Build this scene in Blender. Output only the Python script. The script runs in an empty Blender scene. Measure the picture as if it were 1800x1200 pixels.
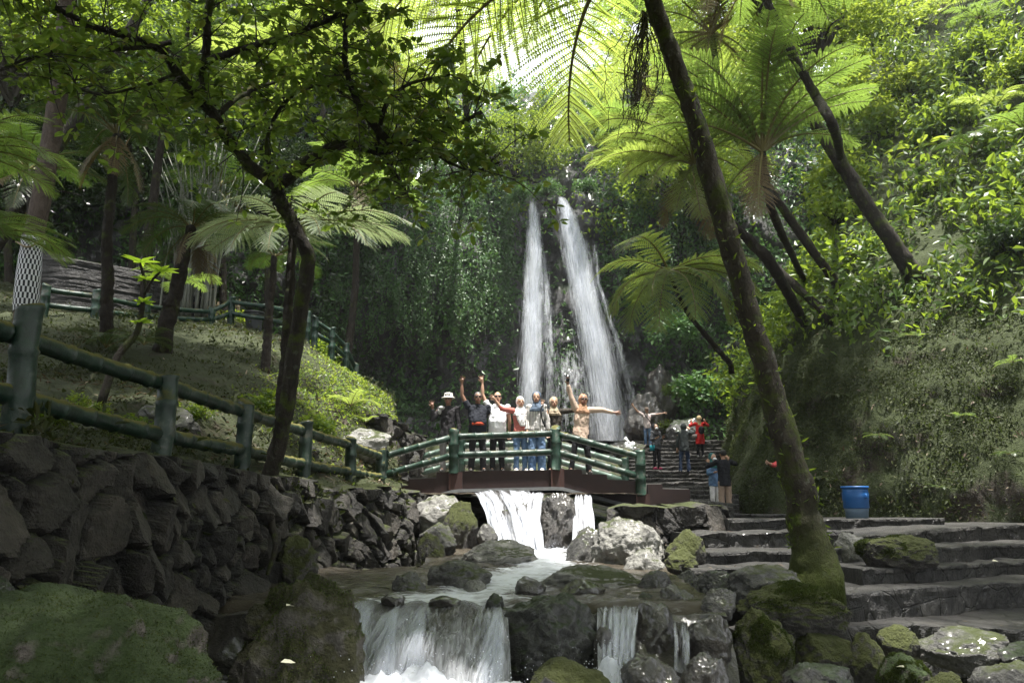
import bpy, bmesh, math, random
import numpy as np
from mathutils import Vector, Matrix, Euler

R = math.radians
SC = bpy.context.scene
COL = SC.collection
# ------------------------------------------------------------------ camera, sky, sun, exposure
TH = math.atan(300 / 1400.0)
cam_d = bpy.data.cameras.new("camera"); cam = bpy.data.objects.new("camera", cam_d); COL.objects.link(cam)
cam_d.sensor_width = 36; cam_d.lens = 28; cam_d.clip_start = 0.05; cam_d.clip_end = 600
cam.location = (0, 0, 0); cam.rotation_euler = (R(90) + TH, 0, 0)
SC.camera = cam
SUN = Vector((0.09, -0.13, 0.98)).normalized()          # direction towards the sun
w = bpy.data.worlds.new("World"); SC.world = w; w.use_nodes = True
nt = w.node_tree; bg = nt.nodes["Background"]
sky = nt.nodes.new("ShaderNodeTexSky"); sky.sky_type = 'NISHITA'; sky.sun_disc = False
sky.sun_elevation = math.asin(SUN.z); sky.sun_rotation = math.atan2(SUN.x, SUN.y)
sky.air_density = 1.0; sky.dust_density = 5.0; sky.ozone_density = 1.2
tcw = nt.nodes.new("ShaderNodeTexCoord"); nzw = nt.nodes.new("ShaderNodeTexNoise"); nzw.inputs['Scale'].default_value = 2.2; nzw.inputs['Detail'].default_value = 6; nt.links.new(tcw.outputs['Generated'], nzw.inputs['Vector'])
rw = nt.nodes.new("ShaderNodeValToRGB"); rw.color_ramp.elements[0].position = .32; rw.color_ramp.elements[1].position = .56; nt.links.new(nzw.outputs[0], rw.inputs[0])
mw = nt.nodes.new("ShaderNodeMix"); mw.data_type = 'RGBA'; mw.inputs[7].default_value = (7.4, 7.6, 8.0, 1); nt.links.new(rw.outputs[0], mw.inputs[0]); nt.links.new(sky.outputs[0], mw.inputs[6])      # bright thin cloud
nt.links.new(mw.outputs[2], bg.inputs[0]); bg.inputs[1].default_value = 0.095
sd = bpy.data.lights.new("sun", 'SUN'); so = bpy.data.objects.new("sun", sd); COL.objects.link(so)
sd.energy = 5.0; sd.angle = R(1.5); sd.color = (1.0, 0.965, 0.91)
so.rotation_euler = SUN.to_track_quat('Z', 'Y').to_euler()
vs = SC.view_settings; vs.view_transform = 'Standard'; vs.look = 'None'; vs.gamma = 1.0; vs.use_curve_mapping = False
vs.exposure = 1.66
SC.cycles.max_bounces = 8; SC.cycles.transparent_max_bounces = 16
SC.cycles.diffuse_bounces = 3; SC.cycles.glossy_bounces = 2; SC.cycles.transmission_bounces = 4
SC.cycles.sample_clamp_indirect = 6; SC.cycles.caustics_reflective = False; SC.cycles.caustics_refractive = False

# ------------------------------------------------------------------ geometry helpers
ST, CT = math.sin(TH), math.cos(TH)
def ray(px, py):
    xc = (px - 900) / 1400.0; yc = (600 - py) / 1400.0
    return np.array([xc, CT - yc * ST, ST + yc * CT])
def P(px, py, Y):                     # the point of the place at depth Y that a measured image position belongs to
    d = ray(px, py); return d * (Y / d[1])
def M(n, Y, py=700):                  # metres for n photo pixels at depth Y
    return n / 1400.0 * Y / ray(900, py)[1]
def nz(v):
    v = np.asarray(v, float); return v / np.maximum(np.linalg.norm(v, axis=-1, keepdims=True), 1e-9)

def _h(ix, iy, iz, s):
    h = (ix.astype(np.int64) * 374761393 + iy.astype(np.int64) * 668265263 + iz.astype(np.int64) * 1440662683 + s * 974711) & 0xffffffff
    h = ((h ^ (h >> 13)) * 1274126177) & 0xffffffff
    h = (h ^ (h >> 16)) & 0xffffffff
    return h / 4294967295.0
def vnoise(p, s=0):
    p = np.asarray(p, float); i = np.floor(p).astype(np.int64); f = p - i; f = f * f * (3 - 2 * f)
    r = 0
    for a in (0, 1):
        for b in (0, 1):
            for c in (0, 1):
                wgt = (f[:, 0] if a else 1 - f[:, 0]) * (f[:, 1] if b else 1 - f[:, 1]) * (f[:, 2] if c else 1 - f[:, 2])
                r = r + wgt * _h(i[:, 0] + a, i[:, 1] + b, i[:, 2] + c, s)
    return r * 2 - 1
def fbm(p, o=4, s=0):
    p = np.asarray(p, float); r = 0; a = .5
    for k in range(o):
        r = r + a * vnoise(p * 2 ** k + 17.3 * k, s + k); a *= .5
    return r

def mesh(name, pieces, mats, smooth=True, attr=None):
    """pieces: (V, [face arrays], material index)"""
    Vs, loops, starts, mi, n, tot = [], [], [], [], 0, 0
    for V, Fs, m in pieces:
        V = np.asarray(V, float).reshape(-1, 3)
        if isinstance(Fs, np.ndarray): Fs = [Fs]
        for F in Fs:
            F = np.asarray(F, np.int64)
            if F.size == 0: continue
            k = F.shape[1]
            loops.append((F + n).ravel()); starts.append(np.full(len(F), k)); mi.append(np.full(len(F), m))
        Vs.append(V); n += len(V)
    V = np.concatenate(Vs); L = np.concatenate(loops); K = np.concatenate(starts); mi = np.concatenate(mi)
    me = bpy.data.meshes.new(name)
    me.vertices.add(len(V)); me.vertices.foreach_set("co", V.astype(np.float32).ravel())
    me.loops.add(len(L)); me.loops.foreach_set("vertex_index", L.astype(np.int32))
    me.polygons.add(len(K)); me.polygons.foreach_set("loop_start", (np.cumsum(K) - K).astype(np.int32))
    me.polygons.foreach_set("material_index", mi.astype(np.int32))
    me.polygons.foreach_set("use_smooth", np.full(len(K), bool(smooth)))
    for m in (mats if isinstance(mats, (list, tuple)) else [mats]): me.materials.append(m)
    if attr:
        for an, av in attr.items():
            a = me.attributes.new(an, 'FLOAT', 'POINT'); a.data.foreach_set("value", np.asarray(av, np.float32))
    me.update(calc_edges=True); me.validate()
    return me
def link(name, me, parent=None, loc=None, **tags):
    o = bpy.data.objects.new(name, me); COL.objects.link(o)
    if parent is not None: o.parent = parent
    if loc is not None: o.location = Vector([float(q) for q in loc])
    for k, v in tags.items():
        if v is not None: o[k] = v
    return o
def obj(name, pieces, mats, parent=None, smooth=True, attr=None, loc=None, **tags):
    return link(name, mesh(name, pieces, mats, smooth, attr), parent, loc, **tags)
def thing(name, label, cat, loc=(0, 0, 0), rz=0, group=None):
    o = link(name, None, None, loc, label=label, category=cat, group=group); o.rotation_euler[2] = rz
    o.empty_display_size = .2
    return o
def struct(name, pieces, mats, smooth=True, attr=None, label=None):
    return obj(name, pieces, mats, None, smooth, attr, kind='structure', label=label)
def stuff(name, pieces, mats, label, cat, smooth=True):
    return obj(name, pieces, mats, None, smooth, None, kind='stuff', label=label, category=cat)

def grid_faces(nu, nv, wrap=False):
    a = np.arange(nu * nv).reshape(nu, nv)
    if wrap: a = np.concatenate([a, a[:, :1]], 1)
    return np.stack([a[:-1, :-1], a[:-1, 1:], a[1:, 1:], a[1:, :-1]], -1).reshape(-1, 4)
def resample(pts, n):
    pts = np.asarray(pts, float)
    # Catmull-Rom through the points
    p = np.vstack([2 * pts[0] - pts[1], pts, 2 * pts[-1] - pts[-2]]); m = len(pts) - 1
    u = np.linspace(0, m - 1e-6, n); i = u.astype(int); f = (u - i)[:, None]
    a, b, c, d = p[i], p[i + 1], p[i + 2], p[i + 3]
    return .5 * (2 * b + (c - a) * f + (2 * a - 5 * b + 4 * c - d) * f ** 2 + (3 * b - a - 3 * c + d) * f ** 3)
def tube(pts, rad, n=8, cap=True, rough=0.0, rs=6.0, seed=0, flat=None):
    pts = np.asarray(pts, float); m = len(pts)
    rad = np.broadcast_to(np.asarray(rad, float), (m,))
    t = nz(np.gradient(pts, axis=0))
    up = np.array([0, 0, 1.]) if abs(t[0, 2]) < .9 else np.array([0, 1., 0])
    U = np.zeros((m, 3)); u = nz(np.cross(t[0], up))
    for k in range(m):
        u = nz(u - t[k] * (u @ t[k])); U[k] = u
    W = np.cross(t, U)
    a = np.linspace(0, 2 * math.pi, n, endpoint=False)
    fx, fy = (1, 1) if flat is None else flat
    N = U[:, None, :] * np.cos(a)[None, :, None] * fx + W[:, None, :] * np.sin(a)[None, :, None] * fy
    V = (pts[:, None, :] + N * rad[:, None, None]).reshape(-1, 3)
    if rough:
        d = fbm(V * rs, 3, seed); V = V + N.reshape(-1, 3) * (d * rough * np.repeat(rad, n))[:, None]
    Fs = [grid_faces(m, n, True)]
    if cap:
        V = np.vstack([V, pts[:1], pts[-1:]]); j = np.arange(n); k = (j + 1) % n
        Fs += [np.stack([k, j, np.full(n, m * n)], 1), np.stack([(m - 1) * n + j, (m - 1) * n + k, np.full(n, m * n + 1)], 1)]
    return V, Fs
def box(c, s, rz=0):
    x, y, z = [q / 2 for q in s]
    V = np.array([[-x, -y, -z], [x, -y, -z], [x, y, -z], [-x, y, -z], [-x, -y, z], [x, -y, z], [x, y, z], [-x, y, z]])
    cs, sn = math.cos(rz), math.sin(rz)
    V = V @ np.array([[cs, sn, 0], [-sn, cs, 0], [0, 0, 1]]) + np.asarray(c)
    F = np.array([[0, 3, 2, 1], [4, 5, 6, 7], [0, 1, 5, 4], [1, 2, 6, 5], [2, 3, 7, 6], [3, 0, 4, 7]])
    return V, F
def prism(poly, y0, y1):
    """closed outline in (x, z), extruded from y0 to y1"""
    n = len(poly); V = np.array([[x, y0, z] for x, z in poly] + [[x, y1, z] for x, z in poly])
    j = np.arange(n); k = (j + 1) % n
    return V, [np.stack([j, k, k + n, j + n], 1), np.arange(n)[None, :], np.arange(2 * n - 1, n - 1, -1)[None, :]]
def ellipsoid(c, r, n=12, m=8):
    th = np.linspace(0, math.pi, m + 1)[1:-1]; a = np.linspace(0, 2 * math.pi, n, endpoint=False)
    V = np.stack([np.sin(th)[:, None] * np.cos(a), np.sin(th)[:, None] * np.sin(a), np.cos(th)[:, None] + 0 * a], -1).reshape(-1, 3)
    V = np.vstack([V, [[0, 0, 1], [0, 0, -1]]]); q = len(V)
    j = np.arange(n); k = (j + 1) % n; b = (m - 2) * n
    return V * np.asarray(r) + np.asarray(c), [grid_faces(m - 1, n, True)[:, ::-1], np.stack([j, k, np.full(n, q - 2)], 1), np.stack([b + k, b + j, np.full(n, q - 1)], 1)]

def leafset(pos, d, up, L, W, fold=.25, bend=.15, tipw=.62, petiole=0.0):
    """pointed folded leaves: two quads each"""
    pos = np.asarray(pos, float); N = len(pos); d = nz(d); s = nz(np.cross(d, up)); u = np.cross(s, d)
    L = np.broadcast_to(np.asarray(L, float), (N,))[:, None]; W = np.broadcast_to(np.asarray(W, float), (N,))[:, None]
    p = pos + d * petiole * L
    l1 = p + d * L * .30 + s * W * .46 + u * W * fold * .5
    l2 = p + d * L * .68 + s * W * .5 * tipw + u * (W * fold * .35 - L * bend * .45)
    r1 = p + d * L * .30 - s * W * .46 + u * W * fold * .5
    r2 = p + d * L * .68 - s * W * .5 * tipw + u * (W * fold * .35 - L * bend * .45)
    t = p + d * L - u * L * bend
    V = np.stack([p, l1, l2, t, r2, r1], 1).reshape(-1, 3)
    b = np.arange(N)[:, None] * 6
    return V, np.concatenate([b + np.array([[0, 3, 2, 1]]), b + np.array([[0, 5, 4, 3]])])
def tri_area_sample(V, F, n, rng, wfun=None):
    a, b, c, d = (V[F[:, k]] for k in range(4))
    nr = np.cross(c - a, d - b); ar = np.linalg.norm(nr, axis=1) * .5
    wt = ar.copy()
    if wfun is not None: wt = wt * wfun((a + b + c + d) / 4)
    q = rng.choice(len(F), n, p=wt / wt.sum()); s, t = rng.random(n)[:, None], rng.random(n)[:, None]
    pos = (a[q] * (1 - s) + b[q] * s) * (1 - t) + (d[q] * (1 - s) + c[q] * s) * t
    return pos, nz(nr[q])
def rdir(rng, n): return nz(rng.normal(size=(n, 3)))
def smoothstep(a, b, x):
    t = np.clip((x - a) / (b - a), 0, 1); return t * t * (3 - 2 * t)
class RBF:
    def __init__(s, pts, smooth=1e-3):
        s.c = pts[:, :2]; n = len(pts); K = s.k(s.c) + smooth * np.eye(n)
        Q = np.hstack([np.ones((n, 1)), s.c]); A = np.block([[K, Q], [Q.T, np.zeros((3, 3))]])
        s.w = np.linalg.solve(A, np.concatenate([pts[:, 2], np.zeros(3)]))
    def k(s, x):
        r2 = ((x[:, None, :] - s.c[None]) ** 2).sum(-1); return np.sqrt(r2 + .01)
    def __call__(s, x, y):
        q = np.stack([np.ravel(x), np.ravel(y)], 1).astype(float)
        z = s.k(q) @ s.w[:-3] + s.w[-3] + q @ s.w[-2:]
        return z.reshape(np.shape(x))

# ------------------------------------------------------------------ materials
def newmat(name):
    m = bpy.data.materials.new(name); m.use_nodes = True; n = m.node_tree; n.nodes.clear()
    out = n.nodes.new("ShaderNodeOutputMaterial"); b = n.nodes.new("ShaderNodeBsdfPrincipled"); n.links.new(b.outputs[0], out.inputs[0])
    return m, n, b, out
def ramp(n, fac, stops):
    r = n.nodes.new("ShaderNodeValToRGB"); e = r.color_ramp.elements
    while len(e) < len(stops): e.new(.5)
    for k, (p, c) in enumerate(stops): e[k].position = p; e[k].color = (*c, 1) if len(c) == 3 else c
    n.links.new(fac, r.inputs[0]); return r.outputs[0]
def mix(n, a, b, f, mode='MIX'):
    x = n.nodes.new("ShaderNodeMix"); x.data_type = 'RGBA'; x.blend_type = mode
    for s, v in ((x.inputs[0], f), (x.inputs[6], a), (x.inputs[7], b)):
        if hasattr(v, 'is_linked') or isinstance(v, bpy.types.NodeSocket): n.links.new(v, s)
        elif isinstance(v, (int, float)): s.default_value = v
        else: s.default_value = (*v, 1)
    return x.outputs[2]
def mth(n, op, a, b=None):
    x = n.nodes.new("ShaderNodeMath"); x.operation = op
    for s, v in ((x.inputs[0], a), (x.inputs[1], b)):
        if v is None: continue
        if isinstance(v, bpy.types.NodeSocket): n.links.new(v, s)
        else: s.default_value = v
    return x.outputs[0]
def coord(n, scale=(1, 1, 1), kind='Object'):
    if kind == 'Position': src = n.nodes.new("ShaderNodeNewGeometry").outputs['Position']
    else: src = n.nodes.new("ShaderNodeTexCoord").outputs[kind]
    mp = n.nodes.new("ShaderNodeMapping"); mp.inputs['Scale'].default_value = scale; n.links.new(src, mp.inputs[0]); return mp.outputs[0]
def noise(n, co, s, d=4, r=.6, dist=0):
    x = n.nodes.new("ShaderNodeTexNoise"); x.inputs['Scale'].default_value = s; x.inputs['Detail'].default_value = d
    x.inputs['Roughness'].default_value = r; x.inputs['Distortion'].default_value = dist
    n.links.new(co, x.inputs['Vector']); return x.outputs[0]
def bump(n, b, h, strength=.5, dist=.05):
    x = n.nodes.new("ShaderNodeBump"); x.inputs['Strength'].default_value = strength; x.inputs['Distance'].default_value = dist
    n.links.new(h, x.inputs['Height']); n.links.new(x.outputs[0], b.inputs['Normal']); return x
def leaf_mat(name, cols, trans, tf=.4, rough=.4, spec=.5):
    m, n, b, out = newmat(name)
    g = n.nodes.new("ShaderNodeNewGeometry")
    c = ramp(n, g.outputs['Random Per Island'], [(k / max(1, len(cols) - 1), q) for k, q in enumerate(cols)])
    oi = n.nodes.new("ShaderNodeObjectInfo")
    hs = n.nodes.new("ShaderNodeHueSaturation"); n.links.new(c, hs.inputs['Color'])
    n.links.new(mth(n, 'ADD', mth(n, 'MULTIPLY', oi.outputs['Random'], .5), .75), hs.inputs['Value'])
    n.links.new(hs.outputs[0], b.inputs['Base Color']); b.inputs['Roughness'].default_value = rough
    b.inputs['Specular IOR Level'].default_value = spec
    t = n.nodes.new("ShaderNodeBsdfTranslucent")
    tc = mix(n, hs.outputs[0], trans, .75); n.links.new(tc, t.inputs[0])
    mx = n.nodes.new("ShaderNodeMixShader"); mx.inputs[0].default_value = tf
    n.links.new(b.outputs[0], mx.inputs[1]); n.links.new(t.outputs[0], mx.inputs[2]); n.links.new(mx.outputs[0], out.inputs[0])
    return m
def plain(name, col, rough=.7, var=.25, scale=20, spec=.4, bumpy=0.15, metal=0):
    m, n, b, out = newmat(name); co = coord(n)
    nz_ = noise(n, co, scale, 4)
    c = mix(n, tuple(q * (1 - var) for q in col), tuple(min(1, q * (1 + var)) for q in col), nz_)
    n.links.new(c, b.inputs['Base Color']); b.inputs['Roughness'].default_value = rough; b.inputs['Specular IOR Level'].default_value = spec
    b.inputs['Metallic'].default_value = metal
    if bumpy: bump(n, b, nz_, bumpy, .02)
    return m
def rock_mat(name, dark, light, moss=(.042, .052, .012), mossiness=.5, rough=.55, wet=0.0, attr=False, scale=1.0, kind='Object', mossmin=.35, joints=0):
    m, n, b, out = newmat(name); co = coord(n, (1, 1, 1), kind)
    n1 = noise(n, co, 2.2 * scale, 8, .65, .4); n2 = noise(n, co, 14 * scale, 6, .7); n3 = noise(n, co, 60 * scale, 3, .6)
    f = mth(n, 'ADD', mth(n, 'MULTIPLY', n1, .6), mth(n, 'MULTIPLY', n2, .4))
    c = ramp(n, f, [(.36, dark), (.5, tuple((a + q) / 2 for a, q in zip(dark, light))), (.62, light)])
    if attr:
        at = n.nodes.new("ShaderNodeAttribute"); at.attribute_name = 'cell'
        c = mix(n, c, ramp(n, at.outputs['Fac'], [(0, (.25, .25, .25)), (.5, (.8, .78, .74)), (1, (1.5, 1.42, 1.3))]), 1.0, 'MULTIPLY')
    if joints:
        vo = n.nodes.new("ShaderNodeTexVoronoi"); vo.feature = 'DISTANCE_TO_EDGE'; vo.inputs['Scale'].default_value = joints; n.links.new(co, vo.inputs['Vector'])
        v2 = n.nodes.new("ShaderNodeTexVoronoi"); v2.inputs['Scale'].default_value = joints; n.links.new(co, v2.inputs['Vector']); hv = n.nodes.new("ShaderNodeSeparateColor"); n.links.new(v2.outputs['Color'], hv.inputs[0])
        c = mix(n, c, ramp(n, hv.outputs[0], [(0, (.72, .72, .72)), (1, (1.2, 1.18, 1.15))]), 1.0, 'MULTIPLY'); jt = ramp(n, vo.outputs['Distance'], [(.0, (0, 0, 0)), (.035, (1, 1, 1))]); c = mix(n, (.013, .013, .011), c, jt)
    speck = ramp(n, n3, [(.62, (0, 0, 0)), (.72, (1, 1, 1))])
    c = mix(n, c, tuple(min(1, q * 1.6) for q in light), mth(n, 'MULTIPLY', speck, .25))
    g = n.nodes.new("ShaderNodeNewGeometry"); sx = n.nodes.new("ShaderNodeSeparateXYZ"); n.links.new(g.outputs['Normal'], sx.inputs[0])
    nm = noise(n, co, 1.6 * scale, 6, .7)
    mk = mth(n, 'ADD', mth(n, 'MULTIPLY', sx.outputs['Z'], .45), mth(n, 'MULTIPLY', nm, 1.1))
    lo = 1.05 - mossiness * .7
    mk = ramp(n, mk, [(lo, (0, 0, 0)), (min(.99, lo + .16), (1, 1, 1))])
    mc = mix(n, tuple(q * .5 for q in moss), tuple(q * 1.5 for q in moss), n2)
    c = mix(n, c, mc, mk)
    n.links.new(c, b.inputs['Base Color'])
    rr = mix(n, (rough,) * 3, (.95,) * 3, mk); n.links.new(rr, b.inputs['Roughness'])
    if wet: b.inputs['Coat Weight'].default_value = wet; b.inputs['Coat Roughness'].default_value = .18
    if joints: n1 = mth(n, 'ADD', n1, mth(n, 'MULTIPLY', jt, .2))
    hh = mth(n, 'ADD', mth(n, 'MULTIPLY', n1, .7), mth(n, 'ADD', mth(n, 'MULTIPLY', n2, .35), mth(n, 'MULTIPLY', n3, .12)))
    bump(n, b, hh, 1.0, .16 / scale)
    return m
def bark_mat(name, dark, light, moss=(.06, .08, .012), mossz=None, mossiness=.3, lichen=.3):
    m, n, b, out = newmat(name); co = coord(n, (1, 1, .35)); co2 = coord(n)
    n1 = noise(n, co, 9, 8, .75, 1.2); n2 = noise(n, co2, 3, 6, .65); n3 = noise(n, co2, 25, 3)
    c = ramp(n, n1, [(.3, dark), (.7, light)])
    c = mix(n, c, (.16, .17, .14), mth(n, 'MULTIPLY', ramp(n, noise(n, co2, 11, 4), [(.6, (0, 0, 0)), (.68, (1, 1, 1))]), lichen))
    mk = ramp(n, n2, [(.62 - mossiness * .3, (0, 0, 0)), (.75 - mossiness * .3, (1, 1, 1))])
    if mossz is not None:       # moss collar grown up the foot of the trunk
        tc = n.nodes.new("ShaderNodeTexCoord"); sx = n.nodes.new("ShaderNodeSeparateXYZ"); n.links.new(tc.outputs['Object'], sx.inputs[0])
        z = mth(n, 'ADD', sx.outputs['Z'], mth(n, 'MULTIPLY', n2, 1.1))
        r2 = ramp(n, mth(n, 'DIVIDE', mth(n, 'SUBTRACT', z, mossz), 1.6), [(0, (1, 1, 1)), (.7, (0, 0, 0))])
        mk = mth(n, 'MAXIMUM', mk, r2)
    c = mix(n, c, mix(n, tuple(q * .5 for q in moss), tuple(q * 1.4 for q in moss), n3), mk)
    n.links.new(c, b.inputs['Base Color']); b.inputs['Roughness'].default_value = .85; b.inputs['Specular IOR Level'].default_value = .25
    bump(n, b, mth(n, 'ADD', n1, mth(n, 'MULTIPLY', n3, .4)), 1.0, .06)
    return m

MAT = {}
MAT['rock'] = rock_mat("rock", (.026, .025, .024), (.145, .14, .13), mossiness=.35, wet=.3)
MAT['pale_rock'] = rock_mat("pale_rock", (.09, .088, .08), (.36, .35, .32), mossiness=.25, wet=.15)
MAT['wet_rock'] = rock_mat("wet_rock", (.016, .014, .012), (.085, .075, .065), mossiness=.12, wet=.9, rough=.35)
MAT['dark_rock'] = rock_mat("dark_rock", (.012, .012, .011), (.065, .065, .058), moss=(.02, .032, .010), mossiness=.45, wet=.35)
MAT['mossy_rock'] = rock_mat("mossy_rock", (.022, .021, .019), (.12, .11, .10), moss=(.048, .056, .012), mossiness=.72)
MAT['moss_boulder'] = rock_mat("moss_boulder", (.045, .036, .03), (.15, .13, .115), moss=(.036, .056, .016), mossiness=.62)
MAT['brown_moss'] = rock_mat("brown_moss", (.03, .027, .02), (.11, .10, .085), moss=(.034, .034, .012), mossiness=.7)
MAT['wall'] = rock_mat("wall_stone", (.009, .008, .007), (.056, .050, .043), mossiness=.22, attr=True, mossmin=.4)
MAT['paver'] = rock_mat("paver", (.010, .010, .0095), (.062, .059, .054), mossiness=-.25, wet=.12, rough=.5, kind='Position', joints=2.6)
MAT['slate'] = rock_mat("slate", (.008, .0075, .007), (.040, .037, .034), mossiness=.3, attr=True)
MAT['stair'] = rock_mat("stair_stone", (.012, .012, .011), (.075, .07, .064), mossiness=-.1, rough=.72, kind='Position', joints=2.2)
MAT['cliff'] = rock_mat("cliff_rock", (.010, .010, .010), (.060, .057, .056), moss=(.025, .045, .014), mossiness=.5, wet=.5, scale=.35)
MAT['bank'] = rock_mat("bank_soil", (.020, .014, .010), (.080, .056, .038), moss=(.030, .038, .010), mossiness=.5, rough=.9, scale=.8)
MAT['slope'] = rock_mat("slope_soil", (.016, .013, .009), (.065, .05, .034), moss=(.034, .046, .012), mossiness=.82, rough=.95, scale=.7)
MAT['bed'] = rock_mat("stream_bed", (.02, .016, .012), (.09, .075, .055), mossiness=.1, wet=.6)
MAT['bark'] = bark_mat("bark_dark", (.010, .009, .007), (.055, .046, .036), mossiness=.35)
MAT['bark_moss'] = bark_mat("bark_mossy_foot", (.014, .012, .009), (.075, .062, .048), mossz=.3, mossiness=.42, lichen=.6)
MAT['bark_brown'] = bark_mat("bark_brown", (.05, .036, .03), (.17, .13, .11), mossiness=.15)
MAT['fern_trunk'] = bark_mat("fern_trunk_fibre", (.008, .006, .005), (.04, .032, .024), mossiness=.2, lichen=.1)
MAT['twig'] = plain("twig", (.03, .025, .018), .8)
MAT['rachis'] = plain("rachis", (.12, .10, .03), .6)
MAT['dark_rachis'] = plain("dark_rachis", (.05, .035, .015), .6)
MAT['frond'] = leaf_mat("frond_green", [(.05, .10, .02), (.075, .14, .03)], (.34, .50, .08), .5, .34)
MAT['frond_y'] = leaf_mat("frond_yellow_green", [(.08, .13, .018), (.11, .16, .025)], (.46, .58, .10), .58, .36)
MAT['frond_s'] = leaf_mat("frond_pale_sheen", [(.15, .20, .12), (.20, .25, .17)], (.40, .50, .20), .35, .24, 1.0); [k for k in MAT['frond_s'].node_tree.nodes if k.type == 'BSDF_PRINCIPLED'][0].inputs['Coat Weight'].default_value = .8  # white sheen of the lit fronds put into a pale base colour
MAT['frond_d'] = leaf_mat("frond_deep_green", [(.022, .05, .012), (.04, .08, .016)], (.10, .18, .02), .3, .3, .7)
MAT['frond_dead'] = leaf_mat("frond_dead", [(.07, .045, .02), (.13, .09, .04)], (.25, .15, .05), .3, .7)
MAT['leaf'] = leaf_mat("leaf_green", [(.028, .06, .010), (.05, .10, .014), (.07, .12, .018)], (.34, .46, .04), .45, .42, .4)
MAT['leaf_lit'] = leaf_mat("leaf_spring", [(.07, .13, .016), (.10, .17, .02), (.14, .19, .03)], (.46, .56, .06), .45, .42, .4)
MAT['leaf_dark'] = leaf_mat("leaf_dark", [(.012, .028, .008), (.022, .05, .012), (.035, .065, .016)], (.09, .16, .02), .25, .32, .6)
MAT['ivy'] = leaf_mat("leaf_ivy", [(.028, .072, .022), (.055, .125, .034), (.09, .175, .055)], (.15, .30, .05), .28, .45, .45)
MAT['moss_leaf'] = leaf_mat("leaf_moss", [(.022, .032, .009), (.040, .054, .014), (.07, .082, .024)], (.12, .17, .03), .28, .6, .3)
MAT['bank_leaf'] = leaf_mat("leaf_bank_moss", [(.018, .024, .007), (.032, .042, .010), (.05, .05, .016)], (.09, .12, .02), .25, .6, .3)
MAT['tree_leaf'] = leaf_mat("leaf_canopy", [(.022, .045, .010), (.035, .07, .012), (.05, .09, .014), (.055, .095, .014), (.17, .13, .03)], (.36, .52, .06), .45, .3, .6)
MAT['bright_leaf'] = leaf_mat("leaf_bright", [(.14, .26, .02), (.18, .32, .03)], (.5, .7, .05), .45, .35)
MAT['litter'] = leaf_mat("leaf_litter", [(.06, .04, .025), (.14, .10, .065), (.28, .22, .15)], (.2, .12, .05), .15, .7)
MAT['epiphyte'] = leaf_mat("epiphyte", [(.012, .012, .007), (.03, .032, .012)], (.05, .06, .01), .2, .6)
# ================================================================== SETTING
rng = np.random.default_rng(7)
def pts(*a): return np.array([P(*q) for q in a])
# ---- ground: one sheet under everything (stream bed, floor of the ravine, out to the far hills)
gc = np.array([[0, 3, -2.3], [0, 7, -2.0], [0, 8.6, -1.35], [0, 13, -1.3], [0, 14.6, -.7], [0, 16.5, .0], [-1, 22, 1.0], [-1, 30, 2.4], [0, 40, 3.2], [1.5, 14, -1.1], [5, 9, -2.0], [5, 12, -1.5],
               [9, 12, -1.5], [6, 16, -.9], [6, 21, -.6], [8, 26, 0], [8, 35, 2], [-4, 6, -2.3], [-4, 14, -1.6], [-8, 8, -2], [-8, 20, 0], [-12, 35, 2.5], [14, 10, -2], [-15, 10, -1],
               [60, 20, -2], [-60, 20, 0], [0, 110, 3], [60, 90, 3], [-60, 90, 3], [0, -20, -3], [60, -20, -3], [-60, -20, -3]], float)
G = RBF(gc, .05)
gx = np.concatenate([np.linspace(-70, -14, 18), np.linspace(-13.6, 13.6, 110), np.linspace(14, 70, 18)])
gy = np.concatenate([np.linspace(-25, 2, 10), np.linspace(2.3, 45, 150), np.linspace(47, 110, 16)])
X, Y = np.meshgrid(gx, gy, indexing='ij'); V = np.stack([X, Y, G(X, Y)], -1).reshape(-1, 3)
V[:, 2] += fbm(V * .9, 4, 3) * .25
struct("ground", [(V, grid_faces(len(gx), len(gy)), 0)], MAT['bed'])

# ---- left bank: garden slope behind the fence
wall_x = [(1.0, -3.35), (3.0, -3.3), (6.0, -3.2), (9.0, -3.0), (11.5, -2.6), (13.0, -2.1), (14.6, -1.72), (16.2, -2.3), (17.6, -2.55), (20, -3.1), (24, -4.4), (30, -6.5), (40, -9.5)]
wx = lambda y: np.interp(y, [q[0] for q in wall_x], [q[1] for q in wall_x])
bp = [P(*q) for q in [(20, 770, 5.6), (283, 805, 7.4), (425, 828, 9.3), (533, 850, 11.3), (614, 858, 13.2), (665, 866, 15.5),
      (130, 745, 8.5), (60, 590, 15), (190, 600, 14), (300, 610, 15.5), (250, 700, 11), (100, 680, 10.5), (400, 640, 16), (470, 605, 19), (540, 600, 20.5), (380, 572, 22.5), (150, 562, 18.5), (75, 560, 18),
      (405, 566, 23), (345, 560, 24), (600, 655, 18.5), (655, 725, 17.2), (620, 665, 18.8), (560, 622, 20.5), (560, 770, 13.5), (470, 760, 11.5), (640, 770, 16.2), (500, 700, 14.5), (350, 720, 10.5),
      (200, 545, 25), (300, 555, 27), (-200, 560, 18), (-300, 700, 10), (-500, 600, 16), (700, 770, 26), (760, 775, 34), (560, 640, 27), (420, 560, 30)]]
bp += [np.array(q) for q in [(-3.4, 1, .55), (-3.4, 3.2, .52), (-1.9, 14.5, .35), (-2.0, 13.0, .35), (-12, 3, 3.0), (-20, 8, 5.5), (-20, 25, 8), (-20, 38, 9), (-6, 3, 1.0), (-5.5, 6, 1.0)]]
B = RBF(np.array(bp), .02)
ys = np.linspace(1, 40, 240); s = np.linspace(0, 1, 130) ** 1.6
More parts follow.
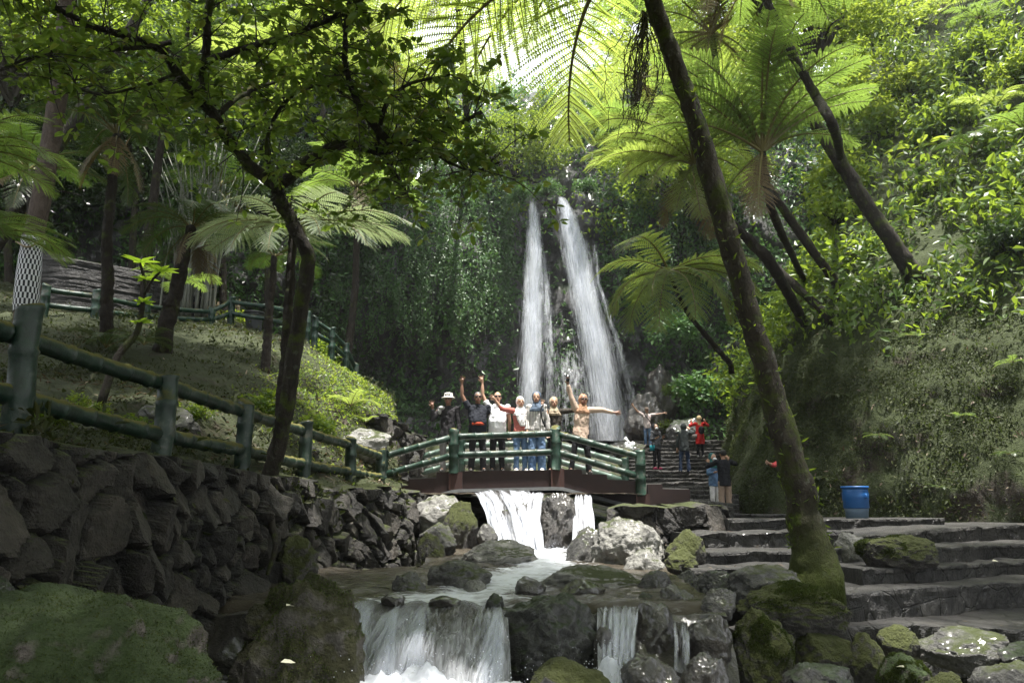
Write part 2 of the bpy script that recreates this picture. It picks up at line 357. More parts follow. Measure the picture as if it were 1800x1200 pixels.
xb = wx(ys); Xb = xb[:, None] - s[None, :] * (22 + xb[:, None] * 0); Yb = np.repeat(ys[:, None], len(s), 1)
Zb = B(Xb, Yb); q = np.stack([Xb, Yb, Zb], -1).reshape(-1, 3)
Zb = Zb + ((fbm(q * 1.1, 4, 5) * .22 + fbm(q * 5, 4, 9) * .11).reshape(Zb.shape)) * smoothstep(.004, .06, s)[None, :]
sk = np.stack([xb + .02, ys, Zb[:, 0] - 3.2], -1)          # side skirt behind the retaining wall
Vb = np.concatenate([sk[:, None, :], np.stack([Xb, Yb, Zb], -1)], 1)
BANKV, BANKF = Vb.reshape(-1, 3), grid_faces(len(ys), len(s) + 1)
struct("bank", [(BANKV, BANKF, 0)], MAT['bank'], label="mossy garden slope rising behind the green railing")
def bank_z(x, y): return float(B(np.array([x]), np.array([y]))[0])

# ---- slopes and cliff: base line + profile + noise
def slope_sheet(base, out, prof, nu, nv, amp, sc, seed, under=None):
    base = resample(base, nu); out = nz(resample(out, nu))
    pr = np.asarray(prof, float); tt = np.linspace(0, 1, nv)
    L = np.concatenate([[0], np.cumsum(np.hypot(*np.diff(pr, axis=0).T))]); L /= L[-1]
    h = np.interp(tt, L, pr[:, 0]); v = np.interp(tt, L, pr[:, 1])
    V = base[:, None, :] + out[:, None, :] * h[None, :, None] + np.array([0, 0, 1.]) * v[None, :, None]
    d = fbm(V.reshape(-1, 3) * sc, 5, seed).reshape(nu, nv) * amp
    V = V - out[:, None, :] * (d * smoothstep(-.5, 1.0, v)[None, :])[..., None]
    if under is not None: V = V + out[:, None, :] * under(np.linspace(0, 1, nu)[:, None], V[..., 2])[..., None]
    V[..., 2] += fbm(V.reshape(-1, 3) * sc * 1.7, 4, seed + 5).reshape(nu, nv) * amp * .5 * smoothstep(0, 1.5, v)[None, :]
    V = V - out[:, None, :] * (fbm(V.reshape(-1, 3) * sc * 5.5, 5, seed + 9).reshape(nu, nv) * amp * .34 * smoothstep(0, 1.2, v)[None, :])[..., None]
    return V.reshape(-1, 3), grid_faces(nu, nv)
rb = [P(2900, 960, 9), P(2300, 938, 13.5), P(1850, 922, 17.2), P(1620, 912, 18.9), P(1500, 907, 19.8), P(1400, 905, 21), P(1320, 900, 22.5), P(1272, 890, 25), P(1262, 850, 28.5), P(1262, 800, 33), P(1290, 765, 38), P(1400, 740, 44)]
rb = [p - np.array([0, 0, .35]) for p in rb]
ro = [(.55, .8, 0), (.5, .85, 0), (.42, .9, 0), (.4, .9, 0), (.42, .88, 0), (.6, .78, 0), (.85, .45, 0), (.97, .15, 0), (1, 0, 0), (1, .05, 0), (.95, .2, 0), (.9, .3, 0)]
SLV, SLF = slope_sheet(rb, ro, [(0, -.8), (0, 0), (.35, 1.2), (.9, 2.8), (1.8, 4.6), (3.4, 6.6), (6.2, 9.6), (10, 14), (14.5, 20), (21, 29)], 260, 190, .75, .36, 21)
struct("hillside", [(SLV, SLF, 0)], MAT['slope'], label="steep moss-covered hillside right of the stairs")
cb = [P(-900, 560, 20), P(-350, 540, 27), P(0, 520, 30), P(250, 560, 33), P(450, 640, 36), P(600, 740, 38.5), P(760, 780, 41), P(900, 775, 43), P(1010, 775, 43.6), P(1110, 770, 43), P(1200, 765, 41.5), P(1330, 760, 42), P(1600, 750, 43)]
co_ = [(-.5, .85, 0), (-.45, .9, 0), (-.35, .95, 0), (-.3, .95, 0), (-.25, .97, 0), (-.2, .98, 0), (-.1, 1, 0), (0, 1, 0), (0, 1, 0), (0, 1, 0), (.1, 1, 0), (.2, 1, 0), (.3, 1, 0)]
def undercut(u, z):
    return 2.6 * np.exp(-((u - .47) / .06) ** 2) * np.exp(-((z - 7.0) / 2.0) ** 2) - 1.1 * np.exp(-((u - .53) / .06) ** 2) * np.exp(-((z - 12.5) / 3.5) ** 2)
CLV, CLF = slope_sheet(cb, co_, [(0, -1.5), (0, 0), (.3, 4), (.5, 8), (1.0, 13), (1.8, 16), (4.0, 20.5), (7, 24), (12, 27), (20, 31)], 240, 130, 2.2, .28, 33, undercut)
struct("cliff", [(CLV, CLF, 0)], MAT['cliff'], label="dark wet rock cliff behind the waterfall")

# ---- stone steps (lower right), stone stairs (behind), path
def slab(front, back_dy, thick, seed, n=170, rag=.04):
    """tread with a ragged front edge; front = list of 3D points of its upper front edge, left to right"""
    f = resample(front, n)
    f[:, 1] += fbm(f * np.array([2.5, 0, 0]) + seed, 4, seed) * rag * 1.5; 
    rows = []
    dz = fbm(f * np.array([3, 0, 0]) + 9.1 + seed, 4, seed + 1) * rag
    for dy, z in ((.05, -thick), (.04, -thick * .75), (.03, -thick * .5), (.02, -thick * .25), (.0, -.05), (0, -.016), (.014, 0), (.05, .002), (.12, .004), (.22, .002), (.4, 0), (back_dy * .5, 0), (back_dy, 0)):
        r = f.copy(); r[:, 1] += dy; r[:, 2] += z + dz * (1 if z > -.05 else 0)
        k = fbm(r * 4 + seed * 3.3, 3, seed + 2) + .5 * fbm(r * 13, 3, seed + 4); r[:, 1] += k * rag * (1.2 if z < -.02 else 0.3); r[:, 2] += k * .012
        rows.append(r)
    V = np.stack(rows, 0).reshape(-1, 3); nr = len(rows); F = [grid_faces(nr, n)]
    # ends
    for c in (0, n - 1):
        idx = [q_ * n + c for q_ in range(nr)]; j = len(V)
        V = np.vstack([V, [V[idx[-1]] - np.array([0, 0, thick])]]); F.append(np.array([idx + [j]]))
    return V, F
sp = []
def st(front, back, thick, seed): sp.append((*slab(np.array(front, float), back, thick, seed), 0))
st([P(1330, 1128, 9.3), P(1400, 1106, 9.45), P(1560, 1097, 9.6), P(1800, 1104, 9.4), P(2300, 1104, 9.3)], 2.2, .55, 1)
st([P(1470, 1043, 9.75), P(1640, 1032, 10.4), P(1800, 1022, 11.4), P(2300, 1003, 13)], 2.6, .42, 2)
st([P(1515, 1001, 10.6), P(1680, 992, 11.6), P(1800, 987, 12.6), P(2300, 972, 14)], 2.6, .3, 3)
st([P(1620, 965, 11.8), P(1700, 960, 12.6), P(1800, 955, 13.6), P(2300, 946, 15)], 2.6, .3, 4)
st([P(1470, 946, 13.0), P(1590, 935, 13.9), P(1800, 922, 15.2), P(2300, 915, 17)], 3.4, .36, 5)
st([P(1215, 1001, 10.3), P(1310, 998, 10.4), P(1480, 996, 10.5)], 2.4, .4, 6)
st([P(1226, 971, 11.3), P(1320, 968, 11.5), P(1480, 966, 11.8)], 2.4, .3, 7)
st([P(1214, 937, 12.6), P(1310, 936, 12.8), P(1500, 934, 13.0)], 3.0, .4, 8)
st([P(1280, 913, 14.4), P(1360, 911, 14.6), P(1480, 911, 14.7)], 3.0, .3, 9)
st([P(1380, 916, 16.2), P(1500, 911, 16.6), P(1660, 911, 16.8)], 5.5, .42, 10)
st([P(1240, 903, 18.6), P(1330, 902, 18.8), P(1440, 904, 19)], 4.5, .35, 11)
struct("stone_steps", sp, MAT['paver'], False, label="broad dark stone steps beside the stream")
sp = []
nst = 17
for k in range(nst):
    t = k / (nst - 1); Yk = 20.5 + 16 * t; py = 886 - 112 * t ** .9
    xl = 1105 - 25 * t if k > 3 else 1205 - 25 * k; xr = 1300 - 10 * t
    st([P(xl, py + 1.5, Yk), P((xl + xr) / 2, py, Yk + .15), P(xr, py - 1, Yk + .1)], 1.8, .5, 30 + k)
struct("stone_stairs", sp, MAT['stair'], False, label="wet stone staircase climbing to the foot of the waterfall")
# flat landing between the bridge and the steps
st2 = [(*slab(np.array([P(1120, 873, 16.0), P(1200, 876, 16.2), P(1290, 884, 17)]), 5, .6, 77), 0)]
struct("landing", st2, MAT['paver'], label="stone landing where the footbridge meets the stairs")

# ---- water
def water_mat(name, base, foam_lo, foam_hi, scale=(6, 6, 6), rough=.06, str_=.5):
    m, n, b, out = newmat(name); co = coord(n, scale)
    n1 = noise(n, co, 1.0, 6, .68, .9); n2 = noise(n, coord(n, tuple(q * 3 for q in scale)), 1.0, 4)
    at = n.nodes.new("ShaderNodeAttribute"); at.attribute_name = 'foam'
    f = mth(n, 'ADD', mth(n, 'MULTIPLY', n1, .75), mth(n, 'MULTIPLY', n2, .25))
    f = mth(n, 'ADD', f, mth(n, 'SUBTRACT', at.outputs['Fac'], .5))
    fm = ramp(n, f, [(foam_lo, (0, 0, 0)), (foam_hi, (1, 1, 1))])
    n.links.new(mix(n, base, (.66, .68, .73), fm), b.inputs['Base Color'])
    n.links.new(mix(n, (rough,) * 3, (.6,) * 3, fm), b.inputs['Roughness'])
    b.inputs['IOR'].default_value = 1.33
    bump(n, b, f, str_, .06)
    return m
MAT['water'] = water_mat("stream_water", (.055, .047, .036), .56, .78, (3, 7, 4))
MAT['fall_water'] = water_mat("cascade_water", (.045, .042, .040), .34, .86, (16, 2.2, 1.6), .10, .9)
m, n_, b_, o_ = newmat("white_water"); b_.inputs['Base Color'].default_value = (.74, .77, .83, 1); b_.inputs['Roughness'].default_value = .5
t_ = n_.nodes.new("ShaderNodeBsdfTranslucent"); t_.inputs[0].default_value = (.76, .79, .85, 1); x_ = n_.nodes.new("ShaderNodeMixShader"); x_.inputs[0].default_value = .45
n_.links.new(b_.outputs[0], x_.inputs[1]); n_.links.new(t_.outputs[0], x_.inputs[2]); n_.links.new(x_.outputs[0], o_.inputs[0]); MAT['white'] = m
m2 = m.copy(); m2.name = 'water_strand'; q_ = m2.node_tree; o2 = [k for k in q_.nodes if k.type == 'OUTPUT_MATERIAL'][0]; x2 = o2.inputs[0].links[0].from_node; tr2 = q_.nodes.new('ShaderNodeBsdfTransparent'); y2 = q_.nodes.new('ShaderNodeMixShader'); y2.inputs[0].default_value = .22
q_.links.new(tr2.outputs[0], y2.inputs[1]); q_.links.new(x2.outputs[0], y2.inputs[2]); q_.links.new(y2.outputs[0], o2.inputs[0]); MAT['strand'] = m2
def veil_mat(name, lo, hi, scale):      # thin broken veil of falling water: white where dense, clear between the strands
    m, n, b, out = newmat(name); co = coord(n, scale)
    n1 = noise(n, co, 1.0, 6, .65, .5); at = n.nodes.new("ShaderNodeAttribute"); at.attribute_name = 'foam'
    f = ramp(n, mth(n, 'ADD', n1, mth(n, 'SUBTRACT', at.outputs['Fac'], .5)), [(lo, (0, 0, 0)), (hi, (1, 1, 1))])
    b.inputs['Base Color'].default_value = (.86, .88, .92, 1); b.inputs['Roughness'].default_value = .5
    t = n.nodes.new("ShaderNodeBsdfTranslucent"); t.inputs[0].default_value = (.88, .9, .94, 1)
    x = n.nodes.new("ShaderNodeMixShader"); x.inputs[0].default_value = .5; n.links.new(b.outputs[0], x.inputs[1]); n.links.new(t.outputs[0], x.inputs[2])
    tr = n.nodes.new("ShaderNodeBsdfTransparent"); y = n.nodes.new("ShaderNodeMixShader"); n.links.new(f, y.inputs[0])
    n.links.new(tr.outputs[0], y.inputs[1]); n.links.new(x.outputs[0], y.inputs[2]); n.links.new(y.outputs[0], out.inputs[0]); return m
MAT['veil'] = veil_mat("falling_veil", .36, 1.05, (7, 7, .45))
MAT['mist'] = veil_mat("falling_spray", .45, 1.3, (5.0, 5.0, .5))

def pool(name, x0, x1, y0, y1, z0, z1, foamf, nx=120, ny=90, label=None, amp=.03):
    X, Y = np.meshgrid(np.linspace(x0, x1, nx), np.linspace(y0, y1, ny), indexing='ij'); t = (Y - y0) / (y1 - y0)
    V = np.stack([X, Y, z0 + (z1 - z0) * t], -1).reshape(-1, 3)
    if y0 > 7 and y0 < 9: V[:, 2] -= 6.0 * np.clip(y0 + .20 - V[:, 1], 0, 1) ** 2
    V[:, 2] += fbm(V * np.array([2.5, 4, 1]), 4, 13) * amp + fbm(V * np.array([9, 12, 1]), 3, 19) * amp * .4
    struct(name, [(V, grid_faces(nx, ny), 0)], MAT['water'], attr={'foam': foamf(V)}, label=label)
pool("stream", -3.2, 1.95, 7.86, 10.6, -.845, -.69, lambda V: .38 + .42 * np.exp(-((V[:, 0] - np.interp(V[:, 1], [8, 9, 10.6], [-.75, -.2, .42])) / .75) ** 2) * (.75 + .25 * smoothstep(8, 9.6, V[:, 1])) + .1 * (V[:, 1] < 8.3), label="shallow brown pool above the front cascade", amp=.055)
pool("stream", -1.2, 1.6, 10.4, 14.2, -.70, -.56, lambda V: .40 + .42 * np.exp(-((V[:, 0] - (.45 + .0 * V[:, 1])) / .5) ** 2), label="white run of stream between the boulders", amp=.07)
pool("stream", -3.2, 3.0, 3.0, 7.3, -1.50, -1.46, lambda V: .38 + .35 * np.exp(-((V[:, 1] - 7.0) / .7) ** 2 - ((V[:, 0] + .9) / .9) ** 2), label="foaming lower pool at the front", amp=.06)
pool("stream", -2.5, 2.4, 14.9, 19, .33, .45, lambda V: .45 + 0 * V[:, 0], label="stream above the bridge cascade", amp=.05)
pool("stream", -7, 6.2, 37.2, 44, 3.25, 3.3, lambda V: .48 + 0 * V[:, 0], label="plunge pool under the waterfall")

def cascade(name, top, bot, seed, nstr, nu=50, nv=34, wob=.07, drift=0.0, foam=.5, sheet=True, bulge=.25, w=(.008, .03), label=None, clump=1.0):
    """water pouring from the top line to the bottom line"""
    top = resample(top, nu); bot = resample(bot, nu); r = np.random.default_rng(seed)
    def pos(u, v):
        i = np.clip(u * (nu - 1), 0, nu - 1.001); k = i.astype(int); f = (i - k)[:, None]
        a = top[k] * (1 - f) + top[k + 1] * f; b = bot[k] * (1 - f) + bot[k + 1] * f
        hv = v ** .75; zv = v ** 1.5
        p = a.copy(); p[:, :2] = a[:, :2] + (b[:, :2] - a[:, :2]) * hv[:, None]; p[:, 2] = a[:, 2] + (b[:, 2] - a[:, 2]) * zv
        dn = fbm(np.stack([u * 8 + v * 1.5, v * 3.2, 0 * u + seed], 1), 4, seed)
        p[:, 1] -= dn * wob * (.3 + v); p[:, 2] += dn * wob * .7 * np.sin(np.pi * np.clip(v, 0, 1))
        return p
    pcs = []
    U, Vv = np.meshgrid(np.linspace(0, 1, nu), np.linspace(0, 1, nv), indexing='ij')
    S = pos(U.ravel(), Vv.ravel())
    fo = foam - .12 + .25 * Vv.ravel() + .25 * fbm(np.stack([U.ravel() * 5, Vv.ravel() * .5, 0 * U.ravel()], 1), 3, seed + 3)
    att = [fo]
    pcs.append((S, grid_faces(nu, nv), 0))
    # strands
    u0 = r.random(nstr); u0 = np.clip(u0 + clump * .05 * np.sin(u0 * 40 + seed), 0, 1)
    keep = fbm(np.stack([u0 * 7, 0 * u0, 0 * u0 + seed], 1), 3, seed + 4) > -.12; u0 = u0[keep]; N = len(u0)
    v0 = r.random(N) ** .8 * .75; ln = .15 + .3 * r.random(N); K = 6
    tt = np.linspace(0, 1, K); vv = np.clip(v0[:, None] + ln[:, None] * tt, 0, 1.03); uu = np.clip(u0[:, None] + (r.normal(size=(N, 1)) * .035 - drift * ln[:, None]) * tt, 0, 1)
    p = pos(uu.ravel(), np.clip(vv.ravel(), 0, 1)).reshape(N, K, 3)
    p[..., 1] -= (.012 + .05 * r.random((N, 1))) * (.4 + vv); p[..., 2] += .012 + .04 * r.random((N, 1)) * (.4 + vv)
    ww = (w[0] + (w[1] - w[0]) * r.random((N, 1)) ** 2) * np.sin(np.pi * (tt * .86 + .07))[None, :]
    side = np.array([1, .0, 0]); 
    Q = np.stack([p - side * ww[..., None], p + side * ww[..., None]], 2)          # N,K,2,3
    idx = np.arange(N * K * 2).reshape(N, K, 2)
    F = np.stack([idx[:, :-1, 0], idx[:, :-1, 1], idx[:, 1:, 1], idx[:, 1:, 0]], -1).reshape(-1, 4)
    pcs.append((Q.reshape(-1, 3), F, 1)); att.append(np.ones(N * K * 2))
    return struct(name, pcs, [MAT['fall_water'], MAT['strand']], attr={'foam': np.concatenate(att)}, label=label)
def splash(name, c, r3, n, seed, size=(.008, .03), label=None):
    """lumpy churned foam with thrown drops"""
    r = np.random.default_rng(seed); pcs = []
    nu = 110; U, T = np.meshgrid(np.linspace(-1.5, 1.5, nu), np.linspace(-1.5, 1.5, nu), indexing='ij'); u, t = U.ravel(), T.ravel()
    rr = np.sqrt(u ** 2 + t ** 2); W = np.stack([u * r3[0], t * r3[1], 0 * u], 1); e = fbm(W * 3.2 + seed, 5, seed) ; f2 = np.abs(fbm(W * 9 + seed, 4, seed + 1)); f3 = fbm(W * 26 + seed, 3, seed + 2)
    z = r3[2] * (1.15 * np.exp(-rr ** 2 * 1.1) * (1 + 1.3 * e) + .55 * f2 + .22 * f3 - .42)
    pcs.append((W + np.asarray(c) + np.stack([0 * z, 0 * z, z], 1), grid_faces(nu, nu), 0))
    q = r.normal(size=(n, 3)) * np.asarray(r3) * np.array([.55, .6, .9]); q[:, 2] = np.abs(q[:, 2]) * 1.1; q += np.asarray(c)
    o4 = np.array([[1, 0, 0], [-.5, .8, 0], [-.5, -.8, 0], [0, 0, 1.2]]); sz = size[0] + (size[1] - size[0]) * r.random(n) ** 3
    W = q[:, None, :] + o4[None] * sz[:, None, None]; b = np.arange(n)[:, None] * 4
    F = np.concatenate([b + np.array([[0, 1, 3]]), b + np.array([[1, 2, 3]]), b + np.array([[2, 0, 3]]), b + np.array([[0, 2, 1]])])
    pcs.append((W.reshape(-1, 3), F, 0))
    return struct(name, pcs, [MAT['white']], label=label)
# rock ledge the front cascade breaks over
U, T = np.meshgrid(np.linspace(-3.2, 2.0, 150), np.linspace(0, 1, 40), indexing='ij')
V = np.stack([U, 8.6 - .35 * smoothstep(.1, .3, T) - .55 * smoothstep(.3, 1, T) - .5 * smoothstep(0, .3, T), -.90 - .02 * T - 1.1 * smoothstep(.3, 1, T)], -1).reshape(-1, 3)
V[:, 1] -= fbm(V * np.array([1.6, 1, 2.2]), 5, 8) * .32; V[:, 2] += fbm(V * 2.5, 4, 9) * .10 - .03
struct("rock_ledge", [(V, grid_faces(150, 40), 0)], MAT['wet_rock'], label="dark rock ledge under the front cascade")
# front cascade, left of the dark boulder
cascade("cascade", [P(612, 1064, 7.85), P(650, 1053, 8.08), P(690, 1064, 7.9), P(735, 1054, 8.1), P(775, 1066, 7.85), P(815, 1054, 8.08), P(850, 1064, 7.9), P(890, 1066, 7.85)], [P(575, 1236, 6.35), P(690, 1230, 6.2), P(800, 1222, 6.25), P(900, 1210, 6.5)], 3, 2600, foam=.50, w=(.003, .014), wob=.20, drift=.18, label="broad white front cascade left of the dark boulder")
splash("foam", P(745, 1222, 6.35), (.85, .36, .17), 600, 5, (.003, .010), label="churning foam below the broad front cascade")
cascade("cascade", [P(1050, 1068, 7.95), P(1085, 1064, 8.0), P(1125, 1066, 7.95)], [P(1050, 1200, 7.0), P(1080, 1200, 6.95), P(1110, 1195, 7.0)], 8, 700, foam=.48, w=(.003, .011), wob=.14, label="narrow white cascade right of the dark boulder")
splash("foam", P(1075, 1200, 7.0), (.22, .15, .14), 300, 6, (.003, .010), label="foam below the narrow cascade")
cascade("cascade", [P(1186, 1092, 7.7), P(1196, 1092, 7.7), P(1208, 1094, 7.7)], [P(1186, 1180, 7.2), P(1198, 1182, 7.2), P(1212, 1180, 7.2)], 9, 90, foam=.4, w=(.004, .012), label="thin trickle between the wet dark boulders")
# under the bridge
cascade("cascade", [P(832, 866, 15.0), P(868, 862, 15.0), P(925, 864, 15.0)], [P(868, 962, 13.5), P(915, 975, 13.1), P(958, 985, 12.9)], 11, 1500, foam=.45, w=(.006, .025), wob=.2, label="bright slanting cascade under the bridge, left of the wet boulder")
cascade("cascade", [P(938, 866, 14.6), P(948, 866, 14.5), P(958, 868, 14.4)], [P(918, 975, 13.1), P(932, 978, 13.1), P(945, 980, 13.1)], 12, 420, foam=.48, w=(.005, .02), wob=.1, label="thin white strand over the wet boulder under the bridge")
cascade("cascade", [P(1012, 870, 14.8), P(1025, 870, 14.8), P(1036, 872, 14.8)], [P(1005, 985, 13.2), P(1025, 985, 13.2), P(1046, 970, 13.4)], 13, 700, foam=.46, w=(.006, .025), wob=.12, label="white cascade under the bridge, right of the wet boulder")
splash("foam", P(975, 985, 12.9), (.55, .35, .12), 500, 15, (.004, .014), label="foam where the bridge cascades land")
cascade("cascade", [P(870, 1022, 9.9), P(930, 1016, 10.1), P(985, 1014, 10.2)], [P(850, 1046, 9.2), P(930, 1044, 9.2), P(1010, 1040, 9.3)], 14, 260, foam=.6, w=(.006, .025), label="low white rapid above the brown pool")

# ---- the waterfalls
def waterfall(name, keys, Y, nstr, seed, w, label, veil='veil', fo=.55):
    """keys: (px, py, half width px) down the fall"""
    r = np.random.default_rng(seed); k = np.array(keys, float)
    def c(t):
        px = np.interp(t, np.linspace(0, 1, len(k)), k[:, 0]); py = np.interp(t, np.linspace(0, 1, len(k)), k[:, 1]); hw = np.interp(t, np.linspace(0, 1, len(k)), k[:, 2])
        return px, py, hw
    dirs = lambda px, py: np.stack([(px - 900) / 1400, CT - (600 - py) / 1400 * ST, ST + (600 - py) / 1400 * CT], -1)
    pcs, att = [], []
    for j, dy in enumerate((0, -.12, -.25, -.4, -.55)):
        nu, nv = 16, 90; U, T = np.meshgrid(np.linspace(-1, 1, nu), np.linspace(0, 1, nv), indexing='ij'); px, py, hw = c(T.ravel())
        d = dirs(px + U.ravel() * hw * (1 - .1 * j), py); yy = Y - 1.2 * T.ravel() + dy * (.4 + T.ravel())
        S = d * (yy / d[:, 1])[:, None]; S[:, 1] += fbm(S * np.array([1.2, 0, .3]), 3, seed + j) * .5
        pcs.append((S, grid_faces(nu, nv), 0)); att.append(fo + .18 - .42 * np.abs(U.ravel()) ** 2 - .16 * np.abs(T.ravel() - .25) - .5 * np.exp(-T.ravel() / .07) + .16 * fbm(S * np.array([1, 0, .25]) + j * 7, 3, seed + 8))
    N = nstr; t0 = .012 + r.random(N) ** .9 * .95; ln = .02 + .10 * r.random(N) ** 2; u = np.clip(r.normal(size=N) * .42, -1.15, 1.15); K = 4
    tt = np.linspace(0, 1, K); T = np.clip(t0[:, None] + ln[:, None] * tt, 0, 1); px, py, hw = c(T); px = px + u[:, None] * hw * .88
    d = dirs(px, py); yy = Y - 1.2 * T - .8 * r.random((N, 1)) * (.3 + T)
    p = d * (yy / d[..., 1])[..., None]
    ww = (w[0] + (w[1] - w[0]) * r.random((N, 1)) ** 2.5) * np.sin(np.pi * (tt * .84 + .08))[None, :]
    sd_ = nz(np.stack([np.ones(N), r.normal(size=N) * .5, np.zeros(N)], 1))[:, None, :]
    Q = np.stack([p - sd_ * ww[..., None], p + sd_ * ww[..., None]], 2); idx = np.arange(N * K * 2).reshape(N, K, 2)
    F = np.stack([idx[:, :-1, 0], idx[:, :-1, 1], idx[:, 1:, 1], idx[:, 1:, 0]], -1).reshape(-1, 4)
    pcs.append((Q.reshape(-1, 3), F, 1)); att.append(np.ones(N * K * 2))
    return struct(name, pcs, [MAT[veil], MAT['strand']], attr={'foam': np.concatenate(att)}, label=label)
waterfall("waterfall", [(936, 348, 9), (938, 400, 12), (940, 440, 17), (938, 520, 23), (936, 600, 25), (932, 690, 24), (934, 780, 25)], 42.2, 5200, 41, (.005, .026), "left waterfall strand, narrower and straight")
waterfall("waterfall", [(984, 342, 6), (998, 380, 17), (1012, 440, 26), (1028, 520, 30), (1045, 600, 36), (1060, 690, 38), (1074, 780, 46)], 42.2, 9000, 42, (.005, .028), "right waterfall strand, wider and slanting outwards")
waterfall("waterfall", [(955, 440, 6), (962, 520, 14), (966, 600, 18), (968, 690, 20), (972, 780, 30)], 41.8, 700, 43, (.006, .02), "thin drizzle between the two waterfall strands", 'mist', .36)
waterfall("waterfall", [(1000, 600, 60), (1005, 690, 85), (1010, 785, 125)], 41.2, 260, 46, (.004, .012), "faint drifting spray at the foot of the waterfall", 'mist', .28)
waterfall("waterfall", [(1045, 420, 5), (1052, 500, 6), (1085, 600, 12), (1110, 690, 20), (1125, 780, 26)], 42.4, 500, 44, (.006, .02), "thin spray at the right edge of the waterfall", 'mist', .36)
# ================================================================== WALLS
def stone_wall(name, label, top, bot, cell, seed, mat='wall', res=.028, depth=.6, group=None, bul=.07):
    """dry-laid rubble wall: every stone bulges out of its joint"""
    r = np.random.default_rng(seed)
    top = np.asarray(top, float); L = np.concatenate([[0], np.cumsum(np.linalg.norm(np.diff(top[:, :2], axis=0), axis=1))])
    H = np.max(top[:, 2] - np.asarray(bot, float)[:, 2]); nu = int(L[-1] / res) + 2; nv = int(H / res) + 2
    u = np.linspace(0, L[-1], nu); T = np.stack([np.interp(u, L, top[:, k]) for k in range(3)], 1); Bm = np.stack([np.interp(u, L, np.asarray(bot, float)[:, k]) for k in range(3)], 1)
    v = np.linspace(0, 1, nv); V = T[:, None, :] * (1 - v[None, :, None]) + Bm[:, None, :] * v[None, :, None]
    tg = nz(np.gradient(T[:, :2], axis=0)); out = np.stack([tg[:, 1], -tg[:, 0], 0 * tg[:, 0]], 1)
    S = np.repeat(u[:, None], nv, 1).ravel(); Z = V[..., 2].ravel() - T[0, 2]
    z0 = Z.min(); gx_ = np.arange(-1, int(L[-1] / cell) + 3); gz_ = np.arange(-1, int((Z.max() - z0) / cell * 1.25) + 3)
    A, C = np.meshgrid(gx_, gz_, indexing='ij')
    sx = (A + .5 * (C % 2) + r.uniform(-.46, .46, A.shape)) * cell; sz = (C + r.uniform(-.46, .46, A.shape)) * cell / 1.25 + z0
    sx, sz = sx.ravel(), sz.ravel(); kp = r.random(len(sx)) > .28; sx, sz = sx[kp], sz[kp]; wt = r.uniform(0, .34, len(sx)) * cell; tone = r.random(len(sx)); off = r.uniform(-.5, .6, len(sx)) * bul; tilt = r.uniform(-.42, .42, (len(sx), 2))
    wob = fbm(np.stack([S * 5, Z * 5, 0 * S], 1), 3, seed) * .09; wob2 = fbm(np.stack([S * 5 + 40, Z * 5, 0 * S], 1), 3, seed + 1) * .09
    d1 = np.empty(len(S)); d2 = np.empty(len(S)); ii = np.empty(len(S), int)
    for a in range(0, len(S), 4000):
        q = slice(a, a + 4000); D = np.hypot((S[q] + wob[q])[:, None] - sx[None], (Z[q] + wob2[q])[:, None] - sz[None]) - wt[None]
        pa = np.argpartition(D, 1, axis=1)[:, :2]; dd = np.take_along_axis(D, pa, 1); o = np.argsort(dd, 1)
        dd = np.take_along_axis(dd, o, 1); pa = np.take_along_axis(pa, o, 1); d1[q], d2[q], ii[q] = dd[:, 0], dd[:, 1], pa[:, 0]
    e = (d2 - d1) * .5
    h = bul * 1.9 * np.clip(e / (cell * .13), 0, 1) ** .55 + off[ii] * smoothstep(0, .05, e) + (tilt[ii, 0] * (S - sx[ii]) + tilt[ii, 1] * (Z - sz[ii])) * smoothstep(0, .04, e)
    V = V.reshape(-1, 3); h = h + fbm(V * 6, 5, seed + 5) * .045 + fbm(V * 1.1, 3, seed + 6) * .12
    V = V + np.repeat(out, nv, 0) * h[:, None]
    att = np.where(e < .022, 0.0, .2 + .8 * tone[ii])
    G_ = V.reshape(nu, nv, 3); capz = fbm(np.stack([u * 4, 0 * u, 0 * u], 1), 3, seed + 9) * .05
    G_[:, 0, 2] += capz
    back = G_[:, :1, :].copy() - out[:, None, :] * depth; back[..., 2] += .02; mid = (G_[:, :1] + back) / 2; mid[..., 2] += .035 + .04 * fbm(mid[:, 0] * 5, 3, seed)[:, None]
    G_ = np.concatenate([back, mid, G_], 1); A_ = np.concatenate([np.full((nu, 2), .6), att.reshape(nu, nv)], 1)
    return obj(name, [(G_.reshape(-1, 3), grid_faces(nu, nv + 2), 0)], MAT[mat], smooth=False, attr={'cell': A_.ravel()}, label=label, category='wall', group=group)
yy = np.linspace(2.6, 15.6, 30)
stone_wall("retaining_wall", "long dark rubble retaining wall below the green railing", [(wx(y), y, bank_z(wx(y), y) + .03) for y in yy],
           [(wx(y) + .3, y, np.interp(y, [2, 7, 8.5, 15], [-2.1, -2.0, -1.3, -1.05])) for y in yy], .27, 3, bul=.085)
a, b, c = P(648, 728, 16.6), P(695, 742, 16.9), P(742, 768, 18.2)
stone_wall("rubble_wall", "short curved rubble wall below the bright mossy mound", [a, P(672, 730, 16.5), b, P(722, 758, 17.3), c], [p - np.array([0, 0, 1.1]) for p in (a, P(672, 730, 16.5), b, P(722, 758, 17.3), c)], .3, 4, bul=.05)
tl = [P(1068, 893, 14.3), P(1120, 889, 14.2), P(1180, 890, 14.3), P(1262, 886, 14.7), P(1275, 890, 15.4)]
stone_wall("low_wall", "low pale-topped stone wall at the right end of the bridge", tl, [p - np.array([0, 0, .75]) for p in tl], .42, 6, 'wall', bul=.06, depth=.9)
